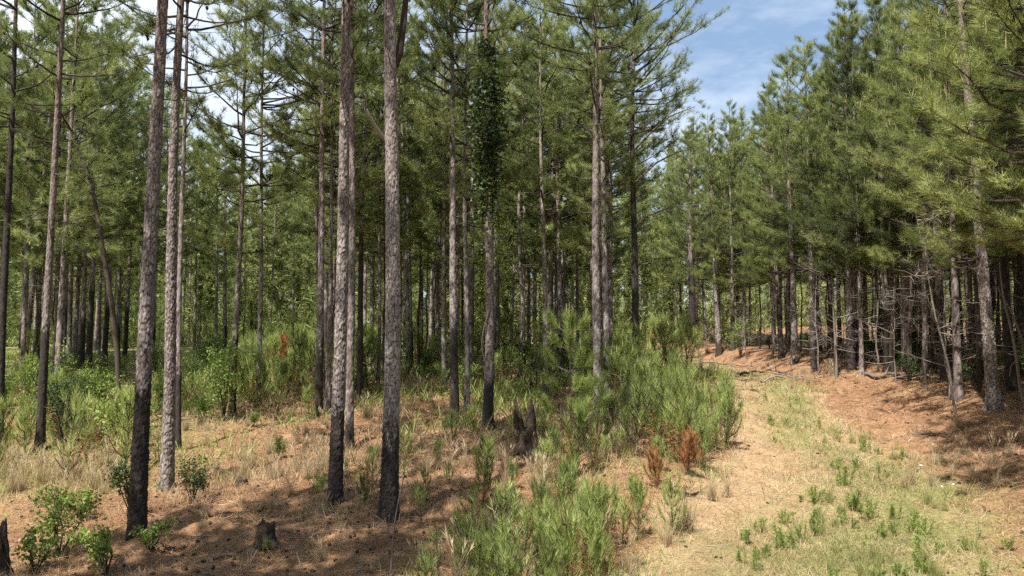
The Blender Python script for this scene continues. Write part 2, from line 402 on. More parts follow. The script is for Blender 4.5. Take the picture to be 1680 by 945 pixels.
def crown_mesh(name, base, top, rmax, prof, needle, seed, n_whorl=4.2, gap=.5, per=(7, 11), blades=22, blen=.17, bw=.006,
               cones=60, dead_from=None, n_dead=10, candles=False, curve=None, fill=1.0):
    """live crown of one pine: whorled limbs, side twigs, needle brushes at every shoot"""
    r = np.random.default_rng(seed); mb = MB()
    curve = curve or (lambda z: (np.zeros_like(z), np.zeros_like(z)))
    P, D, Tn, conep, cand = [], [], [], [], []
    z = base
    while z < top - .15:
        f = (z - base) / (top - base)
        R0 = rmax * prof(f)
        nb = max(3, int(r.poisson(n_whorl))) if f < .93 else 3
        az0 = r.uniform(0, 2 * pi)
        for b in range(nb):
            az = az0 + 2 * pi * b / nb + r.normal(0, .35)
            L = max(.25, R0 * r.uniform(.55, 1.12))
            if r.uniform() > fill: continue
            zz = z + r.normal(0, .14)
            cx, cy = curve(np.array([zz]))
            rise = .05 + .75 * f + r.normal(0, .12)
            C = limb_curve((cx[0], cy[0], zz), az, L, rise, .18 * (1 - f), r, 8, .13)
            rb = .011 + .011 * L * (1 - .3 * f)
            tube(mb, C, np.linspace(rb, .005, len(C)), 5, 1, r.uniform(.1, .5))
            clump = r.uniform(.15, .75)                       # each limb its own shade of green
            ntw = int(r.uniform(*per) * (.35 + .65 * min(1, L / rmax * 1.4)))
            for k in range(ntw):
                t = 1 - .62 * r.uniform(0, 1) ** 1.6
                idx = t * (len(C) - 1); i0 = min(int(idx), len(C) - 2); a = idx - i0
                p = C[i0] * (1 - a) + C[i0 + 1] * a; tang = norm(C[i0 + 1] - C[i0])
                sgn = 1 if k % 2 else -1
                side = norm(np.cross(tang, [0, 0, 1])) * sgn
                d = norm(tang * r.uniform(.5, 1.1) + side * r.uniform(.3, 1.0) + np.array([0, 0, r.uniform(-.05, .55)]))
                tl = r.uniform(.18, .62) * (1.15 - .55 * t) * min(1.2, .5 + L / 3) * 1.25
                e = p + d * tl + np.array([0, 0, .12 * tl])
                tube(mb, [p, (p + e) / 2 - np.array([0, 0, .02]), e], [.007, .005, .003], 3, 1, .3)
                P.append(e); D.append(norm(d + [0, 0, .35])); Tn.append(clump + r.normal(0, .1))
                P.append(p * .45 + e * .55); D.append(norm(d + [0, 0, .25] + r.normal(0, .35, 3))); Tn.append(clump + r.normal(-.08, .1))
                if r.uniform() < .6:
                    q = p * .3 + e * .7 + r.normal(0, .10, 3); P.append(q); D.append(norm(d + r.normal(0, .6, 3) + [0, 0, .4])); Tn.append(clump + r.normal(0, .1))
                if candles and f > .25 and r.uniform() < .22: cand.append(e)
                if r.uniform() < cones / 900: conep.append(p + r.normal(0, .05, 3) + [0, 0, -.03])
            P.append(C[-1]); D.append(norm(C[-1] - C[-2] + [0, 0, .3])); Tn.append(clump + .08)
        z += gap * r.uniform(.75, 1.3) * (1 - .3 * f)
    cx, cy = curve(np.array([top])); P.append(np.array([cx[0], cy[0], top])); D.append(np.array([0, 0, 1.])); Tn.append(.6)
    tufts(mb, P, D, blades, blen, bw, (14, 78), .16, 0, np.clip(Tn, .02, .98), r)
    if candles:
        for e in cand + [np.array([cx[0], cy[0], top])] * 1:
            h = r.uniform(.12, .30)
            tube(mb, [e, e + np.array([r.normal(0, .02), r.normal(0, .02), h])], [.010, .004], 4, 3, .5)
    for c in conep:
        s = r.uniform(.025, .045)
        tube(mb, [c + [0, 0, s * 1.4], c + [0, 0, s * .3], c - [0, 0, s * 1.2]], [s * .35, s, s * .25], 5, 2)
    if dead_from is not None:                                 # bare dead limbs under the live crown
        for k in range(n_dead):
            zz = r.uniform(dead_from, base + .6); az = r.uniform(0, 2 * pi); L = r.uniform(.4, 1.5)
            cx, cy = curve(np.array([zz]))
            C = limb_curve((cx[0], cy[0], zz), az, L, r.uniform(-.2, .35), .2, r, 6, .09)
            tube(mb, C, np.linspace(.011, .003, 6), 4, 4, r.uniform(0, .5))
            for s in range(int(r.integers(1, 4))):
                i = int(r.integers(2, 5)); e = C[i] + norm(r.normal(0, 1, 3)) * r.uniform(.2, .6)
                tube(mb, [C[i], (C[i] + e) / 2 + r.normal(0, .03, 3), e], [.006, .004, .002], 3, 4, r.uniform(0, .5))
    return mb.mesh(name, [needle, M_LIMB, M_CONE, M_CANDLE, M_DEAD])

tall_prof = lambda f: (min(1, .45 + 1.6 * f) if f < .35 else 1.0 - .85 * ((f - .35) / .65) ** 1.4) 
young_prof = lambda f: (min(1, .75 + 1.6 * f) if f < .18 else (1.0 - ((f - .18) / .82) ** 1.15 * .95))

TALL = [crown_mesh('tall_pine_crown', 8.0 + .3 * (i % 3), 17.2, 2.9, tall_prof, M_NEEDLE, 100 + i, 3.6, .56, (10, 15), 28, .20, .0095, 110, 5.2, 5, fill=.71) for i in range(5)]
MIDS = [crown_mesh('mid_pine_crown', 4.9 + .5 * (i % 4), 15.4, 2.6, tall_prof, M_NEEDLE, 200 + i, 3.6, .60, (10, 15), 22, .21, .013, 60, 3.4, 5, fill=.71) for i in range(5)]
YNG = [crown_mesh('young_pine_crown', 3.9 + .4 * (i % 3), 14.4, 2.5, young_prof, M_YOUNG, 300 + i, 4.0, .54, (10, 15), 32, .19, .0070, 10, 1.4, 14, candles=True, fill=.89) for i in range(5)]

SHADE = [crown_mesh('tall_pine_crown', 7.8, 17.2, 3.3, tall_prof, M_NEEDLE, 150 + i, 5, .46, (11, 17), 24, .20, .010, 60, 5.2, 5, fill=.82) for i in range(2)]

def bend(ax, ay, s):
    return lambda z: (ax * (z / 16) + s * .10 * np.sin(z * .45 + s), ay * (z / 16) + s * .07 * np.sin(z * .38 + 2 * s))
straight = lambda z: (np.zeros_like(z), np.zeros_like(z))
TR_TALL = [trunk_mesh('tall_trunk', 17.3, .135, straight, 16, .07, seed=20 + i) for i in range(3)]
TR_MID = [trunk_mesh('mid_trunk', 15.5, .115, straight, 12, .10, seed=30 + i) for i in range(3)]
TR_YNG = [trunk_mesh('young_trunk', 14.5, .105, straight, 14, .09, depth=.007, seed=40 + i) for i in range(3)]

def pine(loc, trunk, crown, label, group, rz, scale, char_shade=0.0, lean=(0.0, 0.0), cscale=1.0, clift=0.0):
    """Empty at the foot > trunk, crown; lean is the sideways run per metre of height"""
    root = empty('pine_tree', loc, 0, scale)
    tag(root, label, 'pine tree', group)
    t = obj('trunk', trunk, root); t['char_shade'] = float(char_shade); t.rotation_mode = 'ZYX'      # turn about the stem first, lean after
    t.rotation_euler = (-math.atan(lean[1]), math.atan(lean[0]), float(rz))
    if crown is not None:
        c = obj('crown', crown, root); c.rotation_mode = 'ZYX'; c.scale = (cscale,) * 3; c.location = (0, 0, clift)
        c.rotation_euler = (-math.atan(lean[1]), math.atan(lean[0]), float(rz))
    return root

def small(seed): return np.random.default_rng(seed)
SPOTS = []          # feet of every pine, so that nothing grows into another trunk
def free(x, y, d): return all((x - a) ** 2 + (y - b) ** 2 > d * d for a, b in SPOTS)

# ------------------------------------------------------------------ the pines one can point to: foot pixel, a pixel higher on the stem, width in px
# (foot x, foot y, upper x, upper y, px width, scorch and painted shade height m, crown kind, label)
NAMED = [
 (224, 888, 262, 0, 25, 2.4, 'T', 'thick dark pine trunk nearest on the left, its foot among green leaves, all in shade'),
 (273, 805, 300, 0, 19, 0.0, 'T', 'sunlit flaky pine trunk right beside the nearest dark shaded trunk on the left'),
 (292, 738, 305, 60, 9, 2.2, 'T', 'thin dark pine half hidden behind the sunlit flaky trunk at left'),
 (549, 828, 570, 0, 21, 1.7, 'T', 'tall flaky pine with scorched black foot, left of the two big central trunks'),
 (637, 858, 644, 0, 27, 1.5, 'B', 'thickest pale grey pine trunk in the middle, pale broken limb high on its left side'),
 (573, 732, 577, 60, 13, 0.6, 'T', 'grey pine standing close behind the right edge of the flaky scorched trunk'),
 (522, 682, 530, 150, 12, 2.4, 'T', 'slim straight pine, lower half scorched black, left of the flaky scorched trunk'),
 (538, 672, 543, 250, 8, 0.0, 'M', 'thin pale pine just right of the slim half blackened one'),
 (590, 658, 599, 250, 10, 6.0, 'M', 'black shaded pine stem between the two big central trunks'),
 (620, 642, 622, 330, 6, 0.0, 'M', 'very thin pale pine stem touching the left edge of the thickest grey trunk'),
 (655, 602, 657, 440, 6, 0.0, 'M', 'thin whitish pine stem touching the right edge of the thickest grey trunk'),
 (-2, 722, 28, 0, 12, 12.0, 'T', 'dark leaning pine trunk cut by the left edge of the picture'),  # blackened far up the stem: shade painted into the bark
 (65, 738, 86, 330, 13, 3.2, 'T', 'pine with pale upper trunk and dark foot left of the dark round bush'),
 (36, 657, 46, 370, 8, 0.0, 'M', 'slim greyish pine between the left edge trunk and the pale topped pine'),
 (145, 622, 156, 360, 10, 4.0, 'M', 'dark pine with broad crown behind the dark round bush'),
 (88, 640, 95, 380, 7, 0.6, 'M', 'thin dim pine right behind the pale topped pine with dark foot'),
 (381, 684, 395, 250, 10, 2.6, 'M', 'blackened slim pine right beside the sunlit leafy bright green sapling'),
 (423, 664, 428, 300, 8, 1.2, 'M', 'slim pine on the small red needle mound right of the leafy sapling'),
 (690, 592, 693, 400, 8, 1.5, 'M', 'dark thin pine in the gap between thickest grey trunk and the pine group'),
 (716, 602, 719, 250, 7, 0.0, 'M', 'thin leftmost stem of the close pine group on the red needle clearing'),
 (729, 642, 728, 250, 8, 0.0, 'M', 'pale stem touching the left side of the half blackened pine on the clearing'),
 (747, 684, 741, 150, 13, 2.5, 'T', 'straight pine with sharply blackened lower third on the red needle clearing'),
 (766, 672, 766, 170, 9, 0.0, 'M', 'thin grey pine between the half blackened and the vine clad pines'),
 (800, 702, 800, 0, 16, 1.4, 'T', 'vine clad pine with leafy dark top and woody vine coiled round its trunk'),
 (852, 627, 857, 250, 7, 1.8, 'M', 'thin kinked pine right of the vine clad pine'),
 (877, 592, 877, 400, 6, 0.0, 'M', 'very thin pale pine deep behind the red needle clearing'),
 (895, 640, 888, 200, 9, 0.0, 'M', 'slender light grey pine right behind the lone tall sapling, on the left'),
 (912, 592, 913, 250, 7, 1.0, 'M', 'thin dark pine left of the ivy covered double trunk'),
 (924, 592, 920, 300, 13, 1.0, 'M', 'dark ivy covered pine behind the lone tall sapling'),
 (982, 676, 976, 0, 15, 0.0, 'T', 'pale grey pine rising alone from the bright sapling thicket beside the track'),
 (1004, 628, 999, 220, 9, 2.0, 'M', 'speckled thin pine just right of the pale grey pine in the thicket'),
 (1040, 640, 1040, 150, 12, 12.0, 'T', 'dark shaded pine with broad spreading crown at the open sky, left of the track'),  # whole stem blackened, its shade put into the bark colour
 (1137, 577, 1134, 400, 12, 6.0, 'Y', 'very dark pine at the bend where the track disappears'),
 (1180, 582, 1170, 380, 9, 1.0, 'Y', 'pale patched pine at the stand edge near the far bend of the track'),
 (1202, 574, 1200, 430, 7, 3.0, 'Y', 'slim dark pine behind the green leafy shrub at the stand edge'),
 (1282, 588, 1272, 380, 8, 3.0, 'Y', 'slim dark pine left of the browner pair member at the stand edge'),
 (1303, 598, 1296, 350, 10, 0.3, 'Y', 'brown barked pine at the stand edge left of the pale dead tree'),
 (1335, 612, 1330, 400, 8, 3.0, 'Y', 'dark pine touching the left side of the pale bare dead tree'),
 (1397, 608, 1392, 380, 12, 2.0, 'Y', 'shaded pine directly behind the pale bare dead tree'),
 (1414, 616, 1408, 430, 7, 0.0, 'Y', 'thin grey pine touching the right side of the pale bare dead tree'),
 (1456, 610, 1448, 380, 10, 3.0, 'Y', 'dark slim pine on the needle bank right of the pale bare dead tree'),
 (1488, 608, 1484, 400, 15, 0.3, 'Y', 'thick pale brown pine deeper in on top of the needle bank'),
 (1553, 628, 1540, 380, 13, 3.0, 'Y', 'dark straight pine on the needle bank left of the leaning thin sapling stem'),
 (1632, 672, 1597, 300, 19, 0.0, 'Y', 'thick leaning grey pine with flared foot, nearest on the needle bank'),
 (1660, 640, 1640, 400, 15, 4.0, 'Y', 'black shaded pine just behind the thick leaning grey pine'),
]
named_root = {}
for i, (fx, fy, ux, uy, w, char_shade, kind, label) in enumerate(NAMED):
    B = at(fx, fy); dist = B[1]
    U = pt(ux, uy, dist)
    ln = (U[0] - B[0]) / (U[2] - B[2])
    r0 = w / 2 / F * dist * 1.02
    r0 = float(np.clip(r0, .06, .24))
    H = {'T': 17.5, 'B': 18.0, 'M': 15.6, 'Y': 14.4}[kind] * (0.96 + .08 * rng.uniform())
    big = w >= 18
    rr = np.random.default_rng(500 + i); a, b = rr.uniform(-1, 1, 2)
    cur = lambda z, a=a, b=b: (a * .045 * np.sin(z * .55 + 3 * b) - a * .045 * math.sin(3 * b), b * .05 * np.sin(z * .5))
    if label.startswith('thin kinked'):
        cur = lambda z: (.12 * np.sin(np.clip(z, 0, 9) * .7), 0 * z)
    tm = trunk_mesh('trunk_mesh', H, r0, cur, 52 if big else (24 if w > 10 else 14), .017 if big else (.045 if w > 10 else .08),
                    (.045, .125) if big else (.05, .14), .016 if big else .012, 600 + i, .30, 9.5 if dist < 18 else None)
    cr = {'T': TALL, 'B': TALL, 'M': MIDS, 'Y': YNG}[kind]
    cm = SHADE[0] if label.startswith('dark shaded') else cr[i % len(cr)]
    cs = H / {'T': 17.2, 'B': 17.2, 'M': 15.4, 'Y': 14.4}[kind]
    lift = .9 if (kind in 'TB' and dist < 17) else (1.6 if label.startswith('vine') else .7 if label.startswith('dark shaded') else 0.0)
    t = pine(B - [0, 0, .03], tm, cm, label, 'pines along the left side of the track' if kind in 'TBM' else 'pines along the edge of the young stand', rng.uniform(0, 6.28), 1.0, char_shade, (ln, rng.normal(0, .006)), cs, lift)
    named_root[label[:14]] = (t, B, ln, dist, r0)
    SPOTS.append((B[0], B[1]))

def limb_part(tree, B, ln, pts_px, dist, rads, mat, name, label=None, k=7):
    P = np.array([pt(x, y, dist + dy) for x, y, dy in pts_px]) - np.array(tree.location)
    t = np.linspace(0, 1, len(P)); tt = np.linspace(0, 1, 12)
    P = np.stack([np.interp(tt, t, P[:, q]) for q in range(3)], 1)
    mb = MB(); tube(mb, P, np.interp(tt, t, rads), k, 0, .8, cap=True)
    o = obj(name, mb.mesh(name, [mat], True), tree)
    if label: o['label'] = label
    return o
t, B, ln, dist, r0 = named_root['thickest pale ']
limb_part(t, B, ln, [(634, 232, 0), (627, 224, -.1), (614, 205, -.25), (606, 190, -.35), (602, 179, -.4)], dist, [.035, .033, .03, .024, .012], M_DEAD, 'broken_limb', 'pale bare broken limb pointing up to the left')
limb_part(t, B, ln, [(645, 112, 0), (655, 90, .0), (660, 55, .1), (664, 20, .2), (668, -30, .3)], dist, [.075, .065, .06, .055, .04], M_BARK, 'fork_stem', 'thinner dark second stem forking off to the right')
t, B, ln, dist, r0 = named_root['dark shaded pi']
for a, nm in (([(1042, 372, 0), (1060, 355, -.3), (1100, 340, -.8), (1150, 335, -1.2)], 0), ([(1042, 300, 0), (1075, 268, .2), (1110, 250, .5), (1150, 240, .8)], 1),
              ([(1042, 245, 0), (1070, 215, -.3), (1100, 190, -.5), (1140, 175, -.8)], 2)):
    limb_part(t, B, ln, a, dist, [.045, .035, .025, .01], M_LIMB, 'limb')
    tip = np.array([pt(a[k][0] + j * 9, a[k][1] - 4, dist + a[k][2]) for k in (2, 3) for j in range(-1, 3)]) - np.array(t.location)
    tip = np.repeat(tip, 4, 0) + rng.normal(0, .22, (len(tip) * 4, 3))
    mb = MB(); tufts(mb, tip, norm(np.array([.7, 0, .6]) + rng.normal(0, .4, tip.shape)), 24, .19, .0085, (14, 78), .16)
    obj('foliage', mb.mesh('foliage', [M_NEEDLE]), t)
t, B, ln, dist, r0 = named_root['vine clad pine']
th = np.linspace(.4, 7.0, 60); zz = np.linspace(.9, 3.9, 60)
mb = MB(); tube(mb, np.stack([ln * zz + (r0 + .012) * np.cos(th), (r0 + .012) * np.sin(th), zz], 1), .022, 6, 0, .4)
VB, VL, VD, VR = B, ln, dist, r0
vine = empty('climbing_vine', B); tag(vine, 'leafy vine wrapped round a pine on the red needle clearing, dark and thick high up', 'vine')
obj('vine_stem', mb.mesh('vine_stem', [M_DEAD], True), vine)
def ivy_cloud(z0, z1, rad, n, ln, r0, seed, one_side=0.0):
    r = np.random.default_rng(seed)
    z = r.uniform(z0, z1, n); a = r.uniform(0, 2 * pi, n)
    lump = .25 + 1.25 * vnoise(a * 1.6, z, .45, seed) * (.5 + vnoise(0 * a, z, .9, seed + 9))
    taper = np.clip(np.minimum((z1 - z) / (z1 - z0) * 3.2, (z - z0) / (z1 - z0) * 2.2), .12, 1)
    keep = r.uniform(size=n) < .25 + .75 * taper
    z, a, lump, taper = z[keep], a[keep], lump[keep], taper[keep]
    q = r0 + rad * lump * taper * r.uniform(.05, 1, len(z)) ** 1.2
    return np.stack([ln * z + q * np.cos(a) + one_side * lump, q * np.sin(a), z - .35 * q * r.uniform(0, 1, len(z))], 1)
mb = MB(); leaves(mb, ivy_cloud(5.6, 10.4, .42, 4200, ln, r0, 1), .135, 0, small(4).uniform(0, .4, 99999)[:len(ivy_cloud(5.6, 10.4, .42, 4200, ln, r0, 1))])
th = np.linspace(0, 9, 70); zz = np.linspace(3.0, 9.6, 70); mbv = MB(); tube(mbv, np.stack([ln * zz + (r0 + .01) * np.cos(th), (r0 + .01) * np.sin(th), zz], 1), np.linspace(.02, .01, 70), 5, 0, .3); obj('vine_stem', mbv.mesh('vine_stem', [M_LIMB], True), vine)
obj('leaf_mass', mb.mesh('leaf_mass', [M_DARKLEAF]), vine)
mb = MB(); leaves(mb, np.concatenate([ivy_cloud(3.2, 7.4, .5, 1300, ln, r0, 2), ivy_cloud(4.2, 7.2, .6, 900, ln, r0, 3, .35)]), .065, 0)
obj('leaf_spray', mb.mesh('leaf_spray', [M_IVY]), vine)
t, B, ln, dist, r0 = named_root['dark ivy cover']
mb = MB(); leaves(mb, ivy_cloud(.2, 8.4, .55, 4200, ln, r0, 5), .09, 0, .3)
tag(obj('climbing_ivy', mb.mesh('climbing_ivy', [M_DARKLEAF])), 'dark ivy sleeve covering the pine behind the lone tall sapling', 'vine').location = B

# ------------------------------------------------------------------ bent thin pine at left
def free_stem(name, pxs, dist, rads, mat, label, cat, group=None, bark=False):
    P = np.array([pt(x, y, dist) for x, y in pxs]); base = P[0]
    t = np.linspace(0, 1, len(P)); tt = np.linspace(0, 1, 24)
    Q = np.stack([np.interp(tt, t, P[:, q]) for q in range(3)], 1)
    for _ in range(3): Q[1:-1] = (Q[:-2] + 2 * Q[1:-1] + Q[2:]) / 4
    Q[:, 1] += .05 * np.sin(tt * 9)
    mb = MB(); tube(mb, Q - base, np.interp(tt, t, rads), 9, 0, .5)
    return base, mb, Q
B = at(193, 706)
base, mb, Q = free_stem('x', [(193, 706), (193, 600), (184, 500), (172, 420), (160, 350), (146, 290), (120, 230)], B[1], [.075, .072, .07, .065, .06, .05, .03], M_LIMB, '', '')
t = empty('pine_tree', base); tag(t, 'thin dark pine with bowed stem right of the dark round bush', 'pine tree')
obj('trunk', mb.mesh('trunk', [M_LIMB], True), t)
mb = MB(); r = np.random.default_rng(9); P, D = [], []
for k in range(26):
    p = Q[r.integers(13, 24)] - base; e = p + norm(r.normal(0, 1, 3) * [1, 1, .5]) * r.uniform(.5, 1.6)
    tube(mb, [p, (p + e) / 2 + [0, 0, .08], e], [.016, .012, .006], 4, 1, .3)
    for _ in range(14): P.append(e + r.normal(0, .28, 3)); D.append(r.normal(0, 1, 3) + [0, 0, .6])
tufts(mb, P, D, 24, .19, .0085, (14, 78), .16, 0, None, r)
obj('crown', mb.mesh('crown', [M_NEEDLE, M_LIMB]), t); SPOTS.append((B[0], B[1]))

# ------------------------------------------------------------------ the other pines of the wood
def half(y): return .715 * y + 1.5
def scatter_pines(n, yr, xr, dmin, tries=40000, seed=1, keep=None):
    r = np.random.default_rng(seed); out = []
    for _ in range(tries):
        if len(out) >= n: break
        y = r.uniform(*yr) if not callable(yr) else yr(r)
        x0, x1 = xr(y)
        if x1 <= x0: continue
        x = r.uniform(x0, x1)
        if keep is not None and not keep(x, y): continue
        if free(x, y, dmin): SPOTS.append((x, y)); out.append((x, y))
    return out
def glade(x, y):                                   # sunny thicket of young growth between the trunks at left
    px = CX + F * x / y
    if x > path_c(y) - path_w(y) - 4.2 and y < 46 or 1000 < px < 1078 and y < 48: return False
    if 405 < px < 520 and y < 52 or 300 < px < 410 and y < 27 or 650 < px < 990 and y < 30: return False
    for d in (3.5, 5.5, 7.5):                      # and nothing that would throw its crown's shade on it
        a, b = x + .51 * d, y + .86 * d; p = CX + F * a / b
        if 395 < p < 530 and 26 < b < 46: return False
    return True
q = small(3)
for x, y in scatter_pines(62, (25, 42), lambda y: (-half(y) - 2, min(path_c(y) - path_w(y) - 2.2, 99)), 2.0, seed=3, keep=glade):
    pine((x, y, zt(x, y) - .05), TR_MID[q.integers(3)], MIDS[q.integers(5)], 'slender straight pine in the shaded middle of the wood left of the track', 'slender pines in the middle of the left wood', q.uniform(0, 6.28), q.uniform(.88, 1.12), q.choice([0, 0, 1, 2, 3.]), tuple(q.normal(0, .018, 2)))
for x, y in scatter_pines(72, (42, 66), lambda y: (-half(y) - 1, path_c(y) - path_w(y) - 1.5), 2.2, seed=4, keep=glade):
    pine((x, y, zt(x, y) - .05), TR_MID[q.integers(3)], MIDS[q.integers(5)], 'thin distant pine trunk at the back of the wood left of the track', 'thin distant pines at the back of the left wood', q.uniform(0, 6.28), q.uniform(.82, 1.05), q.choice([0, 0, 1, 2.]), tuple(q.normal(0, .018, 2)))
for x, y in scatter_pines(62, lambda r: 14 + 26 * r.uniform() ** 1.1, lambda y: (path_c(y) + path_w(y) + 1.5, half(y) + 1), 1.7, seed=5, keep=lambda x, y: not (x / y > .44 and y < 19 and x < 13.0) and not (x > 21 and y > 34)):
    pine((x, y, zt(x, y) - .05), TR_YNG[q.integers(3)], YNG[q.integers(5)], 'dense young pine with low limbs in the stand right of the track', 'dense young pines in the right stand', q.uniform(0, 6.28), q.uniform(.86, 1.06), q.choice([0, .5, 2, 4.]), tuple(q.normal(0, .02, 2)))
for x, y in scatter_pines(54, (40, 62), lambda y: (path_c(y) + path_w(y) + 1.2, half(y) + 2), 2.4, seed=6, keep=lambda x, y: not (x > 19 and y > 36)):
    pine((x, y, zt(x, y) - .05), TR_YNG[q.integers(3)], YNG[q.integers(5)], 'young pine far back in the stand where the track bends away', 'far pines of the right stand', q.uniform(0, 6.28), q.uniform(.96, 1.14), q.choice([0, .5, 2.]), tuple(q.normal(0, .02, 2)))
# the wood goes on beside and behind the photographer; these throw the shade at lower left
for x, y in [(-5.4, 4.9), (-7.9, 5.4), (-6.9, .8), (-10.6, .6), (-9.0, -1.5), (-6.0, -3.5), (-13.5, -2.5), (-16.5, 3.0)]:
    pine((x, y, zt(x, y) - .05), TR_TALL[q.integers(3)], SHADE[q.integers(2)], 'tall pine of the wood outside the photograph, beside where it was taken', 'pines outside the photograph', q.uniform(0, 6.28), q.uniform(.97, 1.06), 1.0, tuple(q.normal(0, .012, 2)))
for x, y in [(8.7, 8.8), (9.0, 12.1), (9.4, 10.2), (10.6, 14.3), (12.4, 15.6), (13.0, 12.4), (11.2, 7.6), (15.5, 17.6), (15.8, 14.0)]:
    SPOTS.append((x, y))
    pine((x, y, zt(x, y) - .05), TR_YNG[q.integers(3)], YNG[q.integers(5)], 'near young pine at the right picture edge, only its overhanging limbs in view', 'near pines cut by the right edge', q.uniform(0, 6.28), q.uniform(.95, 1.03), .5, tuple(q.normal(0, .012, 2)))

# ------------------------------------------------------------------ the wood farther back reads as one mass
def mass_tree(seed, low=5.2, crown=9.6):
    r = np.random.default_rng(seed); mb = MB(); P, D = [], []
    tube(mb, [(0, 0, -.3), (0, 0, 5), (0, 0, 14.5)], [.12, .10, .02], 5, 1, .5)
    for k in range(380):
        f = r.uniform(-.28, 1); a = r.uniform(0, 2 * pi); q = 2.5 * tall_prof(max(f, .1)) * np.sqrt(r.uniform())
        lump = .6 + .8 * math.sin(a * 3 + f * 17 + seed)
        P.append((q * lump * cos(a), q * lump * sin(a), low + crown * f)); D.append((cos(a), sin(a), .6))
    for k in range(110):
        a = r.uniform(0, 2 * pi); P.append((3.4 * r.uniform() * cos(a), 3.4 * r.uniform() * sin(a), 2.6 * r.uniform() ** 1.5)); D.append((0, 0, 1.))
    tufts(mb, P, D, 7, .55, .07, (10, 80), .3, 0, None, r)
    return np.concatenate(mb.v), np.concatenate(mb.t), mb.f3, mb.f4, mb.m3, mb.m4
src = [mass_tree(900), mass_tree(901, 3.6, 8.4), mass_tree(902), mass_tree(903, 4.4, 11)]
mbf = MB(); r = np.random.default_rng(77); n = 0
while n < 700:
    if n % 3:
        y = r.uniform(52, 150); x = r.uniform(-half(y) - 4, half(y) + 4)
        if x > 17 and y < 66: continue
    else:                                              # unseen wood beside and behind the photographer, added to cut sky light
        a = r.uniform(pi * .80, pi * 2.20); d = r.uniform(14, 60); x, y = d * cos(a), d * sin(a)
        if abs(x - path_c(y)) < 6 or abs(x) < .75 * y + 6: continue
    n += 1
    v, t, f3, f4, m3, m4 = src[n % 4]
    a = r.uniform(0, 6.28); s = r.uniform(.85, 1.2); rot = np.array([[cos(a), -sin(a), 0], [sin(a), cos(a), 0], [0, 0, 1]])
    off = 0; vv = v @ rot.T * s + [x, y, float(zt(x, y))]
    start = mbf.n; mbf.v.append(vv); mbf.t.append(np.clip(t + r.normal(0, .12), 0, 1)); mbf.n += len(vv)
    mbf.f3 += [f + start for f in f3]; mbf.m3 += m3; mbf.f4 += [f + start for f in f4]; mbf.m4 += m4
tag(obj('distant_forest', mbf.mesh('distant_forest', [M_NEEDLE, M_LIMB])), kind='stuff')

# ------------------------------------------------------------------ young growth
def sapling_parts(seed, h=1.0, dense=1.0, mat=None, keep=.8):
    """bottle-brush pine seedling one metre tall: (stem mesh, foliage mesh)"""
    r = np.random.default_rng(seed); st, fo = MB(), MB(); P, D = [], []
    lean = r.normal(0, .10, 2); RP, RD = [], []
    S = np.array([[lean[0] * f, lean[1] * f, f * h] for f in np.linspace(-.05, 1, 8)])
    tube(st, S, np.linspace(.016, .006, 8), 6, 0, .4)
    for f in np.linspace(.12, 1, int(15 * dense)): P.append(S[0] + (S[-1] - S[0]) * f); D.append((lean[0], lean[1], 1))
    for wz in (.16, .32, .48, .64, .80):
        nb = r.integers(3, 6); a0 = r.uniform(0, 6.28)
        for b in range(nb):
            a = a0 + b * 2 * pi / nb + r.normal(0, .3); L = h * (.12 + .24 * (1 - wz)) * r.uniform(.7, 1.25)
            p = np.array([lean[0] * wz, lean[1] * wz, wz * h]); c = np.array([cos(a), sin(a), 0])
            C = np.array([p, p + c * L * .45 + [0, 0, L * .30], p + c * L * .75 + [0, 0, L * .75], p + c * L * .88 + [0, 0, L * 1.15]])
            tube(st, C, [.008, .006, .005, .003], 4, 0, .4)
            if r.uniform() > keep: continue
            brown = mat is None and wz < .4 and r.uniform() < .45
            for t in np.linspace(.35, 1, max(3, int(5 * dense))):
                i = min(int(t * 3), 2); u = t * 3 - i
                (RP if brown else P).append(C[i] * (1 - u) + C[i + 1] * u); (RD if brown else D).append(C[i + 1] - C[i] + [0, 0, .15])
    tufts(fo, RP, RD, 9, .14, .008, (20, 100), .10, 1, None, r, .4)
    tufts(fo, P, D, r.integers(13, 19), .17, .0085, (4, 50), .10, 0, np.clip(r.normal(.5, .27, len(P)), 0, 1), r)
    return st.mesh('sapling_stem', [M_LIMB]), fo.mesh('sapling_needles', [mat or M_SAPL, M_RUST])
def make_plant(name, parts, loc, rz, s, label, cat, group, names=('stem', 'foliage')):
    root = empty(name, loc, rz, s); tag(root, label, cat, group)
    for nm, me in zip(names, parts): obj(nm, me, root)
    return root
RUSTY = ((930, 922, .50, 'small rust brown dead pine seedling in the nearest clump beside the track'), (1128, 782, .85, 'rusty dead pine sapling at the thicket foot beside the track'),
         (1078, 802, .7, 'dark brown dead pine sapling at the near end of the thicket'), (1010, 640, 1.2, 'pale brown dead pine sapling right of the pale grey pine'),
         (1085, 628, 1.1, 'faded brown dead sapling at the far end of the roadside thicket'), (455, 610, 1.6, 'orange brown dead young pine in the sunlit gap at left'))
for fx, fy, *_r in RUSTY:
    _b = at(fx, fy); SPOTS += [(_b[0], _b[1]), (_b[0] - .1, _b[1] - .45)]
_b = at(938, 752); SPOTS += [(_b[0], _b[1]), (_b[0] - .1, _b[1] - .5)]
SAP = [sapling_parts(40 + i, dense=(1.1, .8, .6, .9, .7, .55, .8, 1)[i], keep=(.9, .75, .6, .85, .65, .5, .7, .8)[i]) for i in range(8)]
SAPFAR = [sapling_parts(60 + i, dense=.8, mat=M_SAPL) for i in range(3)]
q = small(21)
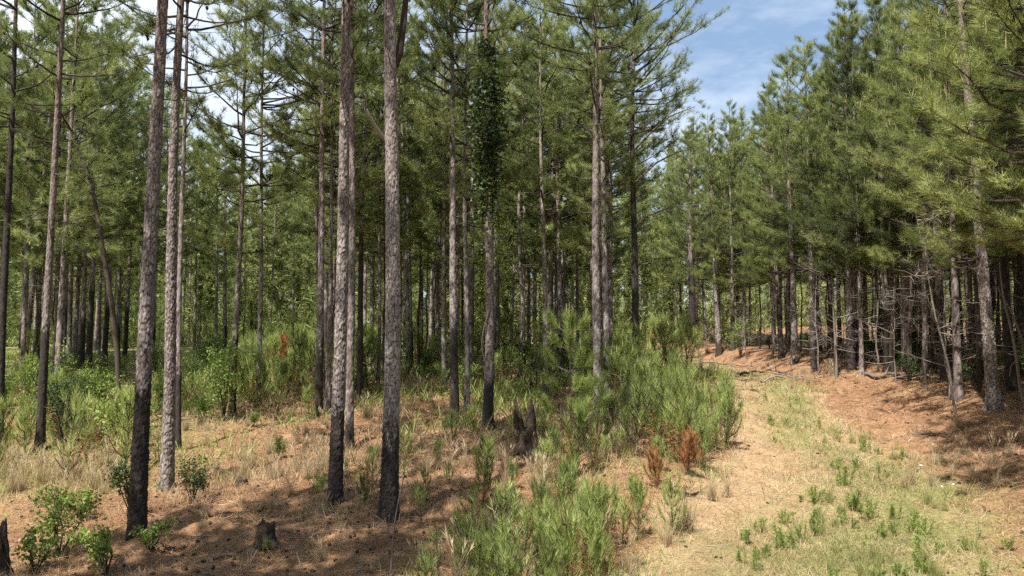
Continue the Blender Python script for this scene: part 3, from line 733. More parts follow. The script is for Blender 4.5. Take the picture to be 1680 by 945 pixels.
def sow(n, yr, xr, hr, label, group, dmin=.0, sq=None, keep=None, protos=SAP, cat='pine sapling', name='pine_sapling'):
    out = []; tries = 0
    while len(out) < n and tries < n * 60:
        tries += 1
        y = math.exp(q.uniform(math.log(yr[0]), math.log(yr[1]))); x = q.uniform(*xr(y))
        if keep is not None and not keep(x, y): continue
        if any((x - a) ** 2 + (y - b) ** 2 < dmin * dmin for a, b in out) or not free(x, y, .35): continue
        out.append((x, y))
        o = make_plant(name, protos[q.integers(len(protos))], (x, y, zt(x, y)), q.uniform(0, 6.28), hr[0] + (hr[1] - hr[0]) * q.uniform() ** 1.4, label, cat, group)
        o.scale[2] *= q.uniform(.85, 1.3)
    return out
le = lambda y: path_c(y) - path_w(y)
sow(98, (14.6, 24), lambda y: (le(y) - 3.0, le(y) - .1 + .35 * math.sin(y * 1.9) * math.sin(y * .8)), (.45, 1.5), 'bright green young pine in the waist high thicket along the left edge of the track', 'pine saplings of the roadside thicket', .22)
sow(52, (8.2, 12.0), lambda y: (le(y) - 2.2, le(y) - .2 + .45 * math.sin(y * 2.3)), (.35, 1.0), 'knee high bright green pine sapling in the nearest clump beside the track', 'pine saplings of the nearest clump', .17)
sow(22, (11.5, 19), lambda y: (-2.6, .9), (.4, .8), 'small scattered pine seedling between the central trunks and the track thicket', 'scattered pine seedlings', .5)
sow(56, (22, 46), lambda y: ((395 - CX) / F * y, (528 - CX) / F * y), (.9, 1.7), 'sunlit young pine in the thicket seen through the gap at left', 'young pines of the sunlit gap', .6, protos=SAP)
sow(52, (15.5, 34), lambda y: (-half(y), (300 - CX) / F * y), (.6, 1.6), 'young green pine in the undergrowth at the far left', 'young pines of the left undergrowth', .6, protos=SAP)
sow(40, (25, 44), lambda y: ((540 - CX) / F * y, le(y) - .8), (1.0, 2.2), 'young pine in the shaded undergrowth behind the red needle clearing', 'young pines behind the clearing', .6, protos=SAP)

sow(16, (43, 58), lambda y: (path_c(y) - 3.0, path_c(y) + 3.5), (.9, 2.2), 'dark young pine growing where the track disappears at the far bend', 'young pines at the far bend', .6)
# lone tall saplings
def tall_sapling(fx, fy, tx, ty, label, seed, whorls, mat=M_SAPL, brown=False):
    B = at(fx, fy); T = pt(tx, ty, B[1]) - B; r = np.random.default_rng(seed)
    st, fo = MB(), MB(); P, D = [], []
    tube(st, [(0, 0, -.05), T * .5, T], [.020, .014, .006], 7, 0, .25)
    for f in whorls:
        nb = r.integers(4, 6); a0 = r.uniform(0, 6.28)
        for b in range(nb):
            a = a0 + b * 2 * pi / nb; L = (.95 - .6 * f) * r.uniform(.75, 1.2); c = np.array([cos(a), sin(a), 0])
            up = -.05 + .9 * f
            C = np.array([T * f, T * f + c * L * .5 + [0, 0, L * (.05 + up * .3)], T * f + c * L * .85 + [0, 0, L * (.18 + up * .6)], T * f + c * L + [0, 0, L * (.35 + up * .8)]])
            tube(st, C, [.011, .009, .007, .004], 5, 0, .5)
            for t in np.linspace(.45, 1, 7):
                i = min(int(t * 3), 2); u = t * 3 - i; P.append(C[i] * (1 - u) + C[i + 1] * u); D.append(C[i + 1] - C[i] + r.normal(0, .06, 3))
            if f > .55: tube(st, [C[-1], C[-1] + [0, 0, .22]], [.011, .006], 5, 1, .5)
    for f in np.linspace(.74, 1, 9): P.append(T * f); D.append([0, 0, 1])
    tufts(fo, P, D, 52, .24, .0060, (10, 66), .12, 0, None, r)
    tube(st, [T, T + [0, 0, .3]], [.014, .007], 5, 1, .5)
    root = empty('pine_sapling', B); tag(root, label, 'pine sapling')
    obj('stem', st.mesh('stem', [M_DEAD, M_CANDLE]), root); obj('foliage', fo.mesh('foliage', [mat]), root)
    return root, B
tall_sapling(938, 752, 934, 520, 'lone tall pine sapling with bare lower stem, left of the pale grey pine', 5, (.30, .44, .60, .76, .88))
tall_sapling(1034, 655, 1037, 545, 'bluish pine sapling with pale upright candles, right of the pale grey pine', 6, (.42, .55, .66, .78, .9))
tall_sapling(1020, 672, 1012, 582, 'lower candle topped pine sapling beside the foot of the bluish one', 8, (.45, .6, .75, .9))

# brown dead saplings
DEADSAP = sapling_parts(90, dense=1.4, mat=M_RUST, keep=1.0)
for fx, fy, s, lab in RUSTY:
    B = at(fx, fy); make_plant('dead_sapling', DEADSAP, B, q.uniform(0, 6), s, lab, 'dead sapling', None)

# ------------------------------------------------------------------ broadleaf shrubs
def shrub_parts(seed, n=900, size=.06, mat=None, h=1.0, wide=.55, stems=7, hollow=0.0):
    r = np.random.default_rng(seed); st, fo = MB(), MB(); pts = []
    for k in range(stems):
        a = r.uniform(0, 6.28); q_ = wide * r.uniform(.2, .9); e = np.array([q_ * cos(a), q_ * sin(a), h * r.uniform(.55, 1)])
        C = np.array([[0, 0, -.03], e * [.3, .3, .4] + r.normal(0, .03, 3), e * [.7, .7, .75] + r.normal(0, .04, 3), e])
        tube(st, C, [.013, .010, .007, .003], 5, 0, .4)
        for j in range(6):
            t = r.uniform(.35, 1) * 3; i = min(int(t), 2); p = C[i] + (C[i + 1] - C[i]) * (t - i); e2 = p + norm(r.normal(0, 1, 3) + [0, 0, .3]) * r.uniform(.1, .32) * h
            tube(st, [p, e2], [.005, .002], 3, 0, .4); pts.append((e2 + p) / 2); pts.append(e2)
        pts.append(e)
    pts = np.array(pts); c = pts[r.integers(0, len(pts), n)] + r.normal(0, .055 * h, (n, 3))
    c[:, 2] = np.maximum(c[:, 2], .03)
    leaves(fo, c, size, 0, None, r)
    return st.mesh('shrub_stem', [M_LIMB]), fo.mesh('shrub_leaves', [mat or M_LEAF])
SHR = [shrub_parts(70 + i, 1400, .050) for i in range(3)]
SHRD = [shrub_parts(80 + i, 1100, .06, M_DARKLEAF) for i in range(3)]
LOW = [shrub_parts(85 + i, 620, .055, M_LEAF, .5, .5, 5) for i in range(3)]
def put(name, protos, fx, fy, s, label, cat, group=None, k=0):
    B = at(fx, fy); return make_plant(name, protos[k % len(protos)], B, q.uniform(0, 6.28), s, label, cat, group)
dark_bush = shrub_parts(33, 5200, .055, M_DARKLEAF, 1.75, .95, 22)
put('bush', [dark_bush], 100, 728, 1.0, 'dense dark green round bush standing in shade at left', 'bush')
decid = shrub_parts(34, 1700, .085, M_LEAF, 2.5, .62, 11)
put('broadleaf_sapling', [decid], 367, 692, 1.0, 'sunlit bright green leafy sapling left of the blackened slim pine', 'broadleaf sapling')
for fx, fy, s, lab, pr, k in (
    (458, 752, .55, 'bright green low shrub in dry grass in front of the slim pine on the mound', SHR, 0), (522, 812, .45, 'small fresh green shrub left of the scorched foot of the flaky pine', SHR, 1),
    (415, 700, .5, 'low green shrub at the foot of the red needle mound', SHR, 2), (335, 690, .8, 'yellow green shrub under the leafy sapling', SHR, 0),
    (55, 940, 1.0, 'pale leafy weed clump right beside the dark bare stub at bottom left', LOW, 1), (95, 915, 1.0, 'leafy green weed clump at the bottom left corner near the dark bare stub', SHR, 1), (175, 938, 1.1, 'low leafy plant left of the nearest dark trunk foot', LOW, 0),
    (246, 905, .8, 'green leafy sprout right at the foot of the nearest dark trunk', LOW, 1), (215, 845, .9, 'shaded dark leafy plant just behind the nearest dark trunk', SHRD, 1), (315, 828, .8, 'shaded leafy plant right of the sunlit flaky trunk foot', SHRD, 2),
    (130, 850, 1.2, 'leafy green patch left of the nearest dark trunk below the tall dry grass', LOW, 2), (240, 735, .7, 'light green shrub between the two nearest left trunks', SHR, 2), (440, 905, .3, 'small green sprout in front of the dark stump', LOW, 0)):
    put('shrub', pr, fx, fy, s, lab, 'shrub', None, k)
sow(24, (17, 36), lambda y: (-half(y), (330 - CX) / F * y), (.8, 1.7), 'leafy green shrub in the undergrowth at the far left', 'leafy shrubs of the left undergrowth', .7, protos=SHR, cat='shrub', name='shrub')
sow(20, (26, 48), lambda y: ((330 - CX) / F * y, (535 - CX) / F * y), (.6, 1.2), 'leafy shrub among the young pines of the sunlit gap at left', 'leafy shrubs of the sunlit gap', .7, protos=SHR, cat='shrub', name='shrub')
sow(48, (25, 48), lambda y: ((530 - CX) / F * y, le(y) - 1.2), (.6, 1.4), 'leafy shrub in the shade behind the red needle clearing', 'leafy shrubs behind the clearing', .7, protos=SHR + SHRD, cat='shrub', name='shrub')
sow(40, (20, 50), lambda y: (path_c(y) + path_w(y) + 1.0, half(y)), (.5, 1.8), 'leafy shrub under the young pines right of the track', 'leafy shrubs under the right stand', .8, protos=SHR + SHRD, cat='shrub', name='shrub')
put('shrub', [shrub_parts(36, 1500, .075, M_LEAF, 2.4, .8, 12)], 1215, 588, 1.0, 'bright green airy shrub at the stand edge near the far bend', 'shrub')

# ------------------------------------------------------------------ bare dead trees, fallen wood, stumps
def bare_tree(B, H, seed, n=26, r0=.05, spread=1.6, low=.15, mat=None):
    r = np.random.default_rng(seed); mb, tw = MB(), MB()
    S = np.stack([np.cumsum(r.normal(0, .03, 9)), np.cumsum(r.normal(0, .03, 9)), np.linspace(-.05, H, 9)], 1)
    tube(mb, S, np.linspace(r0, .008, 9), 7, 0, .6)
    for k in range(n):
        t = r.uniform(low, .98) * 8; i = min(int(t), 7); p = S[i] + (S[i + 1] - S[i]) * (t - i); a = r.uniform(0, 6.28)
        L = spread * r.uniform(.45, 1.1) * (1.1 - .6 * t / 8)
        C = limb_curve(p, a, L, r.uniform(-.35, .5), r.uniform(-.2, .4), r, 7, .16)
        tube(tw, C, np.linspace(.013, .004, 7), 4, 0, r.uniform(.3, 1))
        for m in range(8):
            i = int(r.integers(2, 6)); e = C[i] + norm(r.normal(0, 1, 3)) * r.uniform(.2, .6)
            tube(tw, [C[i], (C[i] + e) / 2 + r.normal(0, .05, 3), e], [.006, .004, .002], 3, 0, r.uniform(.2, .8))
    return mb.mesh('trunk', [mat or M_DEAD], True), tw.mesh('branch_tangle', [mat or M_DEAD])
B = at(1372, 622); B[1] -= 0
dt = empty('dead_tree', B); tag(dt, 'pale bare dead tree with tangled thin branches at the right stand edge', 'dead tree')
a, b = bare_tree(B, 6.2, 7, 44, .06, 2.2, .12); obj('trunk', a, dt); obj('bare_crown', b, dt)
for k, (fx, fy, H, lab) in enumerate(((1345, 615, 4.4, 'smaller bare grey sapling just left of the pale dead tree'), (1575, 692, 5.4, 'thin leaning bare stem rooted at the front of the needle bank'),
                                      (1225, 588, 3.6, 'bare grey twiggy sapling behind the bright green airy shrub'), (1440, 612, 4.0, 'bare twiggy sapling between pines on the needle bank'),
                                      (1520, 640, 3.8, 'bare twiggy sapling left of the dark straight bank pine'), (1180, 578, 3.4, 'bare twiggy sapling by the far bend of the track'))):
    B = at(fx, fy); a, b = bare_tree(B, H, 60 + k, 16, .035, 1.1, .25)
    d = empty('dead_sapling', B); tag(d, lab, 'dead sapling'); obj('trunk', a, d); obj('bare_crown', b, d)
    if fx == 1575: d.rotation_euler = (0, -.14, 0)
def pole_parts(seed):
    r = np.random.default_rng(seed); mb, tw = MB(), MB(); H = r.uniform(5.5, 8)
    S = np.stack([np.cumsum(r.normal(0, .05, 10)), np.cumsum(r.normal(0, .05, 10)), np.linspace(-.1, H, 10)], 1)
    tube(mb, S, np.linspace(.055, .02, 10), 7, 0, .45, True)
    for k in range(16):
        t = r.uniform(1.5, 8.9); i = int(t); p = S[i] + (S[i + 1] - S[i]) * (t - i); a = r.uniform(0, 6.28); L = r.uniform(.15, 1.1)
        tube(tw, limb_curve(p, a, L, r.uniform(-.3, .3), .1, r, 5, .15), np.linspace(.012, .003, 5), 4, 0, r.uniform(.1, .6))
    return mb.mesh('pole_trunk', [M_LIMB], True), tw.mesh('pole_twigs', [M_DEAD])
POLE = [pole_parts(140 + i) for i in range(5)]
sow(74, (21, 46), lambda y: (path_c(y) + path_w(y) + 1.3, half(y)), (.8, 1.25), 'thin dark suppressed dead pine pole in the shade of the right stand', 'thin dead pine poles of the right stand', .5, protos=POLE, cat='dead pine', name='dead_pine')
sow(40, (26, 52), lambda y: (-half(y), le(y) - 5), (.8, 1.3), 'thin dark suppressed dead pine pole in the left wood', 'thin dead pine poles of the left wood', .8, protos=POLE, cat='dead pine', name='dead_pine', keep=glade)
BARE = [bare_tree((0, 0, 0), 4.2, 75 + i, 18, .03, 1.2, .2) for i in range(4)]
sow(34, (19, 42), lambda y: (path_c(y) + path_w(y) + .9, half(y)), (.7, 1.25), 'bare grey twiggy sapling in the shade between the young pines right of the track', 'bare grey saplings of the right stand', .6, protos=BARE, cat='dead sapling', name='dead_sapling')
for k, pts_ in enumerate(([(1690, 690), (1676, 640), (1662, 570), (1650, 500), (1641, 430)], [(1700, 668), (1688, 610), (1672, 550), (1655, 500), (1636, 470)])):
    B = at(*pts_[0]); base, mb, Q = free_stem('x', pts_, B[1], [.035, .033, .028, .022, .012], M_DEAD, '', '')
    o = obj('dead_sapling', mb.mesh('dead_sapling', [M_DEAD], True)); o.location = base
    tag(o, ['pale dead leaning stem at the right edge of the picture, the more upright of two', 'pale dead leaning stem at the right edge of the picture, the more slanted of two'][k], 'dead stem')

def stick(px, label, rad=.03, lift=.04, mat=None, twigs=0, seed=0, name='fallen_branch'):
    P = np.array([at(x, y) for x, y in px]); r = np.random.default_rng(seed)
    t = np.linspace(0, 1, len(P)); tt = np.linspace(0, 1, 16); Q = np.stack([np.interp(tt, t, P[:, k]) for k in range(3)], 1)
    Q[:, 2] = zt(Q[:, 0], Q[:, 1]) + micro(Q[:, 0], Q[:, 1]) + lift + r.normal(0, .012, 16); Q[:, :2] += r.normal(0, .015, (16, 2))
    mb = MB(); tube(mb, Q - Q[0], rad * (1 - .6 * tt), 7, 0, r.uniform(.2, .8), True)
    for k in range(twigs):
        i = int(r.integers(2, 15)); e = Q[i] - Q[0] + norm(r.normal(0, 1, 3) * [1, 1, .5] + [0, 0, .35]) * r.uniform(.25, .7)
        tube(mb, [Q[i] - Q[0], e], [rad * .4, rad * .15], 4, 0, .6)
    o = obj(name, mb.mesh(name, [mat or M_LIMB], True)); o.location = Q[0]; tag(o, label, 'branch'); return o
stick([(300, 800), (345, 790), (400, 771)], 'long dark stick lying right of the sunlit flaky trunk foot', .028)
stick([(424, 842), (445, 832)], 'short dark stick lying in front of the scorched flaky pine', .02)
stick([(352, 922), (400, 900)], 'pale forked stick lying left of the dark stump', .018, mat=M_DEAD, twigs=2)
stick([(700, 893), (760, 888)], 'grey stick lying in the shade right of the thickest grey trunk', .018, mat=M_DEAD)
stick([(1015, 690), (985, 698), (940, 703), (905, 712)], 'pale bare branch lying across the thicket near the lone tall sapling', .02, .55, M_DEAD, 7, 3)
stick([(1090, 812), (1130, 815), (1150, 806)], 'dark rotten branch at the near end of the thicket', .04, .05)
stick([(1150, 598), (1195, 600), (1240, 606)], 'pale fallen limb along the far stand edge', .05, .12, M_DEAD, 8, 5)
stick([(1215, 618), (1262, 612), (1300, 622)], 'brown fallen limb on the bank left of the brown barked pine', .06, .14, M_LIMB, 8, 6)
stick([(1250, 632), (1290, 622), (1345, 628)], 'bleached twiggy limb lying on the bank below the pale dead tree', .04, .14, M_DEAD, 12, 7)
stick([(1420, 618), (1480, 622), (1540, 626)], 'grey log lying among the pines on the needle bank', .07, .10, M_DEAD, 6, 8)
stick([(1505, 712), (1555, 716), (1600, 710)], 'thin pale stick at the shaded foot of the needle bank', .018, .04, M_DEAD, 5, 9)
stick([(1060, 596), (1100, 588), (1135, 596)], 'brown dead pine top lying at the far end of the thicket', .05, .3, M_LIMB, 16, 10)

def stump(fx, fy, wpx, hpx, label, seed, ragged=.1, tilt=0.0):
    B = at(fx, fy); k = B[1] / F; r0, h = wpx / 2 * k, hpx * k; r = np.random.default_rng(seed)
    th = np.arange(26) * 2 * pi / 26; zs = np.linspace(-.08, 1, 12); mb = MB()
    TH, Z = np.meshgrid(th, zs); edge = r.normal(0, ragged, 26); edge = (edge + np.roll(edge, 1)) / 2
    RR = r0 * (1 + .35 * np.exp(-np.clip(Z, 0, 1) / .18) * (1 + .4 * np.sin(TH * 5 + seed)) - .12 * Z) + r.normal(0, r0 * .05, Z.shape) + r0 * .06 * np.sin(TH * 9)
    V = np.stack([RR * np.cos(TH) + tilt * Z * h, RR * np.sin(TH), Z * h * (1 + edge[None] * np.clip(Z, 0, 1))], -1)
    i = np.arange(11)[:, None] * 26; j = np.arange(26)[None]
    mb.add(V.reshape(-1, 3), quads=np.stack([i + j, i + (j + 1) % 26, i + 26 + (j + 1) % 26, i + 26 + j], -1).reshape(-1, 4))
    top = V[-1]; inner = np.concatenate([top.mean(0) + (top - top.mean(0)) * .55 - [0, 0, h * .12], [top.mean(0) - [0, 0, h * .16]]])
    mb2 = MB(); mb2.add(np.concatenate([top, inner]), quads=[(m, (m + 1) % 26, 26 + (m + 1) % 26, 26 + m) for m in range(26)], tris=[(26 + m, 26 + (m + 1) % 26, 52) for m in range(26)])
    root = empty('tree_stump', B); tag(root, label, 'stump')
    obj('bark', mb.mesh('bark', [M_STUMP], True), root); obj('cut_top', mb2.mesh('cut_top', [M_STUMP]), root)
stump(436, 892, 30, 33, 'dark weathered stump in the shade right of the nearest dark trunk', 3, .10)
stump(866, 742, 38, 58, 'ragged broken dark stump left of the lone tall sapling', 4, .5, -.1)
stump(397, 797, 20, 11, 'small flat grey stump on the open red needles', 5, .1)
stump(8, 945, 20, 60, 'dark bare forked stub in the bottom left corner', 6, .4, -.2)

# ------------------------------------------------------------------ weeds and tall dry grass
def weed_parts(seed, n=5):
    r = np.random.default_rng(seed); st, fo = MB(), MB(); pts, dd = [], []
    for k in range(n):
        b = r.normal(0, .13, 2); l = r.normal(0, .14, 2); h = r.uniform(.4, 1)
        tube(st, [(b[0], b[1], -.02), (b[0] + l[0] * .4, b[1] + l[1] * .4, h * .5), (b[0] + l[0], b[1] + l[1], h)], [.011, .008, .004], 4, 0, .4)
        for z in np.linspace(.12, 1, 13): pts.append((b[0] + l[0] * z, b[1] + l[1] * z, h * z)); dd.append((l[0], l[1], 1))
    tufts(fo, pts, dd, 6, r.uniform(.16, .36, len(pts)), .030, (25, 78), .04, 0, None, r, .15)
    return st.mesh('weed_stem', [M_WEED]), fo.mesh('weed_leaves', [M_WEED])
WEED = [weed_parts(10 + i, 4 + i) for i in range(5)]
for fx, fy, s in ((1390, 800, .42), (1402, 835, .38), (1428, 850, .30), (1375, 770, .26), (1468, 852, .30), (1500, 870, .28), (1520, 882, .30), (1285, 905, .45), (1318, 890, .30), (1225, 890, .28), (1250, 870, .22), (1335, 860, .24),
                  (1505, 925, .40), (1515, 944, .34), (1655, 900, .22), (1215, 925, .24), (1440, 775, .20), (1290, 700, .24), (1272, 725, .18), (1300, 745, .16), (1255, 655, .26), (1215, 668, .22), (1345, 700, .2), (1420, 900, .2), (1585, 905, .2), (1240, 945, .3)):
    put('weed', WEED, fx, fy, s, 'upright leafy green weed growing on the grassy middle of the track', 'weed', 'green weeds on the track', q.integers(4))
sow(44, (8.3, 24), lambda y: (path_c(y) - 1.5, path_c(y) + 1.9), (.10, .36), 'upright leafy green weed growing on the grassy middle of the track', 'green weeds on the track', .12, keep=lambda x, y: vnoise(np.array([x]), np.array([y]), 1.3, 51)[0] > .56, protos=WEED, cat='weed', name='weed')

def clump_mesh(seed, n=170, L=.75, mat=None):
    r = np.random.default_rng(seed); mb = MB()
    tips = r.normal(0, .07, (n // 8, 3)) * [1, 1, .2]
    tufts(mb, tips, np.tile([0, 0, 1.], (len(tips), 1)) + r.normal(0, .18, tips.shape), 9, r.uniform(.5, 1, len(tips)) * L, .009, (2, 30), .02, 0, r.uniform(.3, .95, len(tips)), r)
    for k in range(7):
        a = r.uniform(0, 6.28); l = r.uniform(.1, .35); h = L * r.uniform(.9, 1.35)
        C = np.array([[0, 0, 0], [cos(a) * l * .3, sin(a) * l * .3, h * .6], [cos(a) * l, sin(a) * l, h]]); tube(mb, C, [.005, .004, .003], 3, 0, .7)
        tufts(mb, [C[-1]], [C[-1] - C[1]], 14, .16, .012, (5, 35), .18, 0, .85, r)
    return mb.mesh('grass_clump', [mat or M_DRY])
CL = [clump_mesh(30 + i) for i in range(4)]
GCL = [clump_mesh(35 + i, 210, .6, M_GRASS) for i in range(3)]
def clump(B, s, label, group=None, me=None):
    o = obj('dry_grass_clump', me or CL[q.integers(4)]); o.location = [float(c) for c in B]; o.rotation_euler = (0, 0, q.uniform(0, 6)); o.scale = (s,) * 3
    tag(o, label, 'grass clump', group); return o
for fx, fy, s, lab in ((120, 795, .95, 'tallest pale dry grass clump left of the nearest dark trunk'), (150, 805, .8, 'pale dry grass clump next to the tallest one, toward the nearest dark trunk'), (35, 805, .8, 'pale dry grass clump by the left picture edge'),
                       (668, 645, 1.1, 'plumed straw coloured grass clump right of the thickest grey trunk'), (690, 650, .9, 'straw grass clump at the left end of the red needle clearing'), (600, 690, .9, 'straw grass clump behind the two big central trunks')):
    clump(at(fx, fy), s, lab)
def sow_clumps(n, poly, hr, label, group):
    for _ in range(n):
        fx, fy = q.uniform(poly[0], poly[1]), q.uniform(poly[2], poly[3]); B = at(fx, fy)
        if free(B[0], B[1], .3): clump(B, q.uniform(*hr), label, group)
sow_clumps(30, (300, 540, 690, 790), (.35, .75), 'dry straw grass clump on the sunny slope between leafy sapling and flaky pine', 'dry grass clumps on the sunny slope')
sow_clumps(34, (430, 700, 690, 850), (.25, .6), 'thin dry grass clump on red needles around the two big central trunks', 'dry grass clumps round the central trunks')
sow_clumps(16, (180, 560, 800, 930), (.2, .45), 'small dry grass clump in the shaded needles near the dark stump', 'dry grass clumps near the stump')
sow_clumps(18, (0, 200, 760, 840), (.4, .8), 'dry straw grass clump at the far left below the undergrowth', 'dry grass clumps at the far left')
sow_clumps(22, (690, 920, 735, 820), (.4, .8), 'grey dry grass clump between the central trunks and the track thicket', 'dry grass clumps in the middle')
sow_clumps(16, (1230, 1420, 612, 640), (.4, .8), 'arching dry grass clump along the stand edge bank', 'dry grass clumps on the bank')
sow_clumps(14, (1480, 1680, 690, 800), (.35, .7), 'thin dry grass clump at the foot of the needle bank', 'dry grass clumps under the bank')
sow_clumps(26, (1060, 1200, 568, 612), (.6, 1.1), 'tall dry grass clump where the track bends away', 'dry grass clumps at the bend')

q3 = small(88); zc = 0
while zc < 46:
    y = math.exp(q3.uniform(math.log(8.4), math.log(23))); x = q3.uniform(le(y) - 3.2, le(y) + .5)
    if not free(x, y, .3): continue
    clump((x, y, zt(x, y)), q3.uniform(.35, .95), 'dry straw grass clump growing among the pine saplings left of the track', 'dry grass clumps among the saplings'); zc += 1
zc = 0
while zc < 60:
    y = math.exp(q3.uniform(math.log(8.2), math.log(20))); x = path_c(y) + q3.uniform(-1.1, 1.9)
    if vnoise(np.array([x]), np.array([y]), 1.2, 53)[0] < .5: continue
    clump((x, y, zt(x, y)), q3.uniform(.22, .55), 'soft green grass tuft growing on the grassy middle of the track', 'green grass tufts on the track', GCL[zc % 3]).name = 'grass_tuft'; zc += 1
sow(30, (8.3, 20), lambda y: (path_c(y) - 1.2, path_c(y) + 2.0), (.10, .30), 'low broad leaved green weed spreading on the track', 'broad leaved weeds on the track', .1, keep=lambda x, y: vnoise(np.array([x]), np.array([y]), 1.3, 51)[0] > .54, protos=LOW, cat='weed', name='weed')
# bare brown stalk in front of the thickest trunk
B = at(640, 944); base, mb, Q = free_stem('x', [(640, 944), (645, 880), (654, 820), (664, 772)], B[1], [.014, .012, .009, .004], M_DEAD, '', '')
o = obj('dry_stalk', mb.mesh('dry_stalk', [M_DEAD], True)); o.location = base; tag(o, 'bare brown stalk standing in front of the thickest grey trunk', 'dry stalk')

# pale stones on the track
for k, (fx, fy, s, lab) in enumerate(((1511, 766, .040, 'largest white stone on the needle covered right edge of the track'), (1564, 797, .026, 'small white stone right of the bleached straw on the track'), (1545, 800, .022, 'small white stone left of its neighbour on the track'), (1618, 817, .022, 'small pale stone nearest the right picture edge'))):
    r = np.random.default_rng(k); B = at(fx, fy); th, ph = np.meshgrid(np.linspace(0, 2 * pi, 11)[:-1], np.linspace(.15, pi - .15, 6))
    V = np.stack([np.sin(ph) * np.cos(th) * 1.3, np.sin(ph) * np.sin(th), np.cos(ph) * .7], -1) * s * (1 + r.normal(0, .14, ph.shape + (1,)))
    i = np.arange(5)[:, None] * 10; j = np.arange(10)[None]; mb = MB()
    mb.add(V.reshape(-1, 3), quads=np.stack([i + j, i + 10 + j, i + 10 + (j + 1) % 10, i + (j + 1) % 10], -1).reshape(-1, 4), tris=[(0, m, m + 1) for m in range(1, 9)] + [(50, 50 + m + 1, 50 + m) for m in range(1, 9)])
    o = obj('stone', mb.mesh('stone', [M_STONE])); o.location = B + [0, 0, s * .45]; tag(o, lab, 'stone')

# ------------------------------------------------------------------ ground litter nobody could count
def spread_xy(n, y0, y1, seed):
    r = np.random.default_rng(seed); y = np.exp(r.uniform(math.log(y0), math.log(y1), n)); x = r.uniform(-1, 1, n) * half(y); return x, y, r
def blades(name, mat, n, y0, y1, seed, keep, L, W, up, tintf=None, curl=0):
    x, y, r = spread_xy(n, y0, y1, seed); k = r.uniform(size=n) < keep(x, y); x, y = x[k], y[k]; m = len(x)
    z = zt(x, y) + micro(x, y); sc = np.clip(y / 11, .8, 2.6)
    d = norm(r.normal(size=(m, 3)) * [1, 1, 0] + np.stack([0 * x, 0 * x, r.uniform(up[0], up[1], m)], 1))
    ln = r.uniform(L[0], L[1], m)[:, None] * np.sqrt(sc)[:, None]; w = W * sc[:, None]
    s = norm(np.cross(d, norm(r.normal(size=(m, 3)) * .4 + [0, 0, 1.]))) * w * .5
    b = np.stack([x, y, z + .008], 1); mid = b + d * ln * .55; tip = b + d * ln - np.array([0, 0, 1.]) * ln * curl
    v = np.stack([b - s, b + s, mid + s * .8, mid - s * .8, tip], 1).reshape(-1, 3); i = np.arange(m)[:, None] * 5
    tint = np.clip(vnoise(x, y, .7, seed) * .6 + r.normal(.2, .18, m), 0, 1)
    mb = MB(); mb.add(v, quads=(i + [[0, 1, 2, 3]]), tris=(i + [[3, 2, 4]]), tint=np.repeat(tint, 5))
    tag(obj(name, mb.mesh(name, [mat])), kind='stuff')
def fragments(name, mats, n, y0, y1, seed, keep, size):
    x, y, r = spread_xy(n, y0, y1, seed); k = r.uniform(size=n) < keep(x, y); x, y = x[k], y[k]; m = len(x)
    z = zt(x, y) + micro(x, y); mb = MB(); sc = np.clip(y / 11, .8, 2.2)
    for i in range(m):
        p = np.array([x[i], y[i], z[i] + .012])
        if i % 3 == 0:                                      # cone
            s_ = r.uniform(.025, .042); d = norm(r.normal(size=3) * [1, 1, .2])
            tube(mb, [p - d * s_, p - d * s_ * .2, p + d * s_ * 1.1], [s_ * .35, s_ * .75, s_ * .2], 5, 0)
        elif i % 3 == 1:                                    # twig
            d = norm(r.normal(size=3) * [1, 1, .15]) * r.uniform(.06, .4); tube(mb, [p, p + d * .5 + r.normal(0, .02, 3), p + d], [.006 * sc[i], .005 * sc[i], .002], 4, 1, r.uniform(.1, 1))
        else:                                               # bark flake
            a, b = r.normal(size=3) * [1, 1, .3], r.normal(size=3) * [1, 1, .3]; a, b = norm(a) * r.uniform(.02, .06), norm(b) * r.uniform(.015, .035)
            mb.add([p - a, p + b, p + a, p - b + [0, 0, .01]], tris=[(0, 1, 2), (0, 2, 3)], mat=2, tint=r.uniform(0, 1))
    tag(obj(name, mb.mesh(name, mats)), kind='stuff')
M_FLAKE = simple_mat('bark_flake', [(.1, (.05, .032, .024)), (.5, (.17, .11, .085)), (.9, (.36, .28, .24))], 5, tint=True)
fragments('forest_litter', [M_CONE, M_DEAD, M_FLAKE], 6000, 6.5, 30, 61, lambda x, y: .12 + .88 * (1 - track_mask(x, y)), 0)
patch = lambda x, y, s, sd: np.clip((vnoise(x, y, s, sd) - .38) * 3.5, 0, 1)
blades('pine_straw', M_STRAW, 150000, 6.0, 32, 1, lambda x, y: .15 + .85 * (1 - track_mask(x, y)), (.10, .24), .0050, (.0, .40))
blades('dry_grass', M_DRY, 230000, 6.0, 42, 2, lambda x, y: np.clip(.95 * track_mask(x, y) * (.35 + .65 * patch(x, y, 1.1, 5)) + (1 - track_mask(x, y)) * .30 * patch(x, y, 1.9, 7), 0, 1), (.06, .28), .0052, (.05, 1.3), curl=.14)
blades('green_grass', M_GRASS, 210000, 6.0, 42, 3, lambda x, y: np.clip(grassy_mask(x, y) * (.35 + 1.0 * patch(x, y, .8, 9)) * .9 + .05 * patch(x, y, 1.3, 12), 0, 1), (.06, .24), .0058, (.4, 2.0), curl=.10)
blades('undergrowth', M_WEED, 60000, 14, 48, 4, lambda x, y: np.clip((1 - track_mask(x, y)) * (x < le(y)) * (.15 + sstep(17, 26, y)) * patch(x, y, 2.2, 15) * (.25 + .75 * sstep(2, 7, le(y) - x + (y - 20) * .4)), 0, 1), (.15, .5), .016, (.6, 2.5), curl=.1)

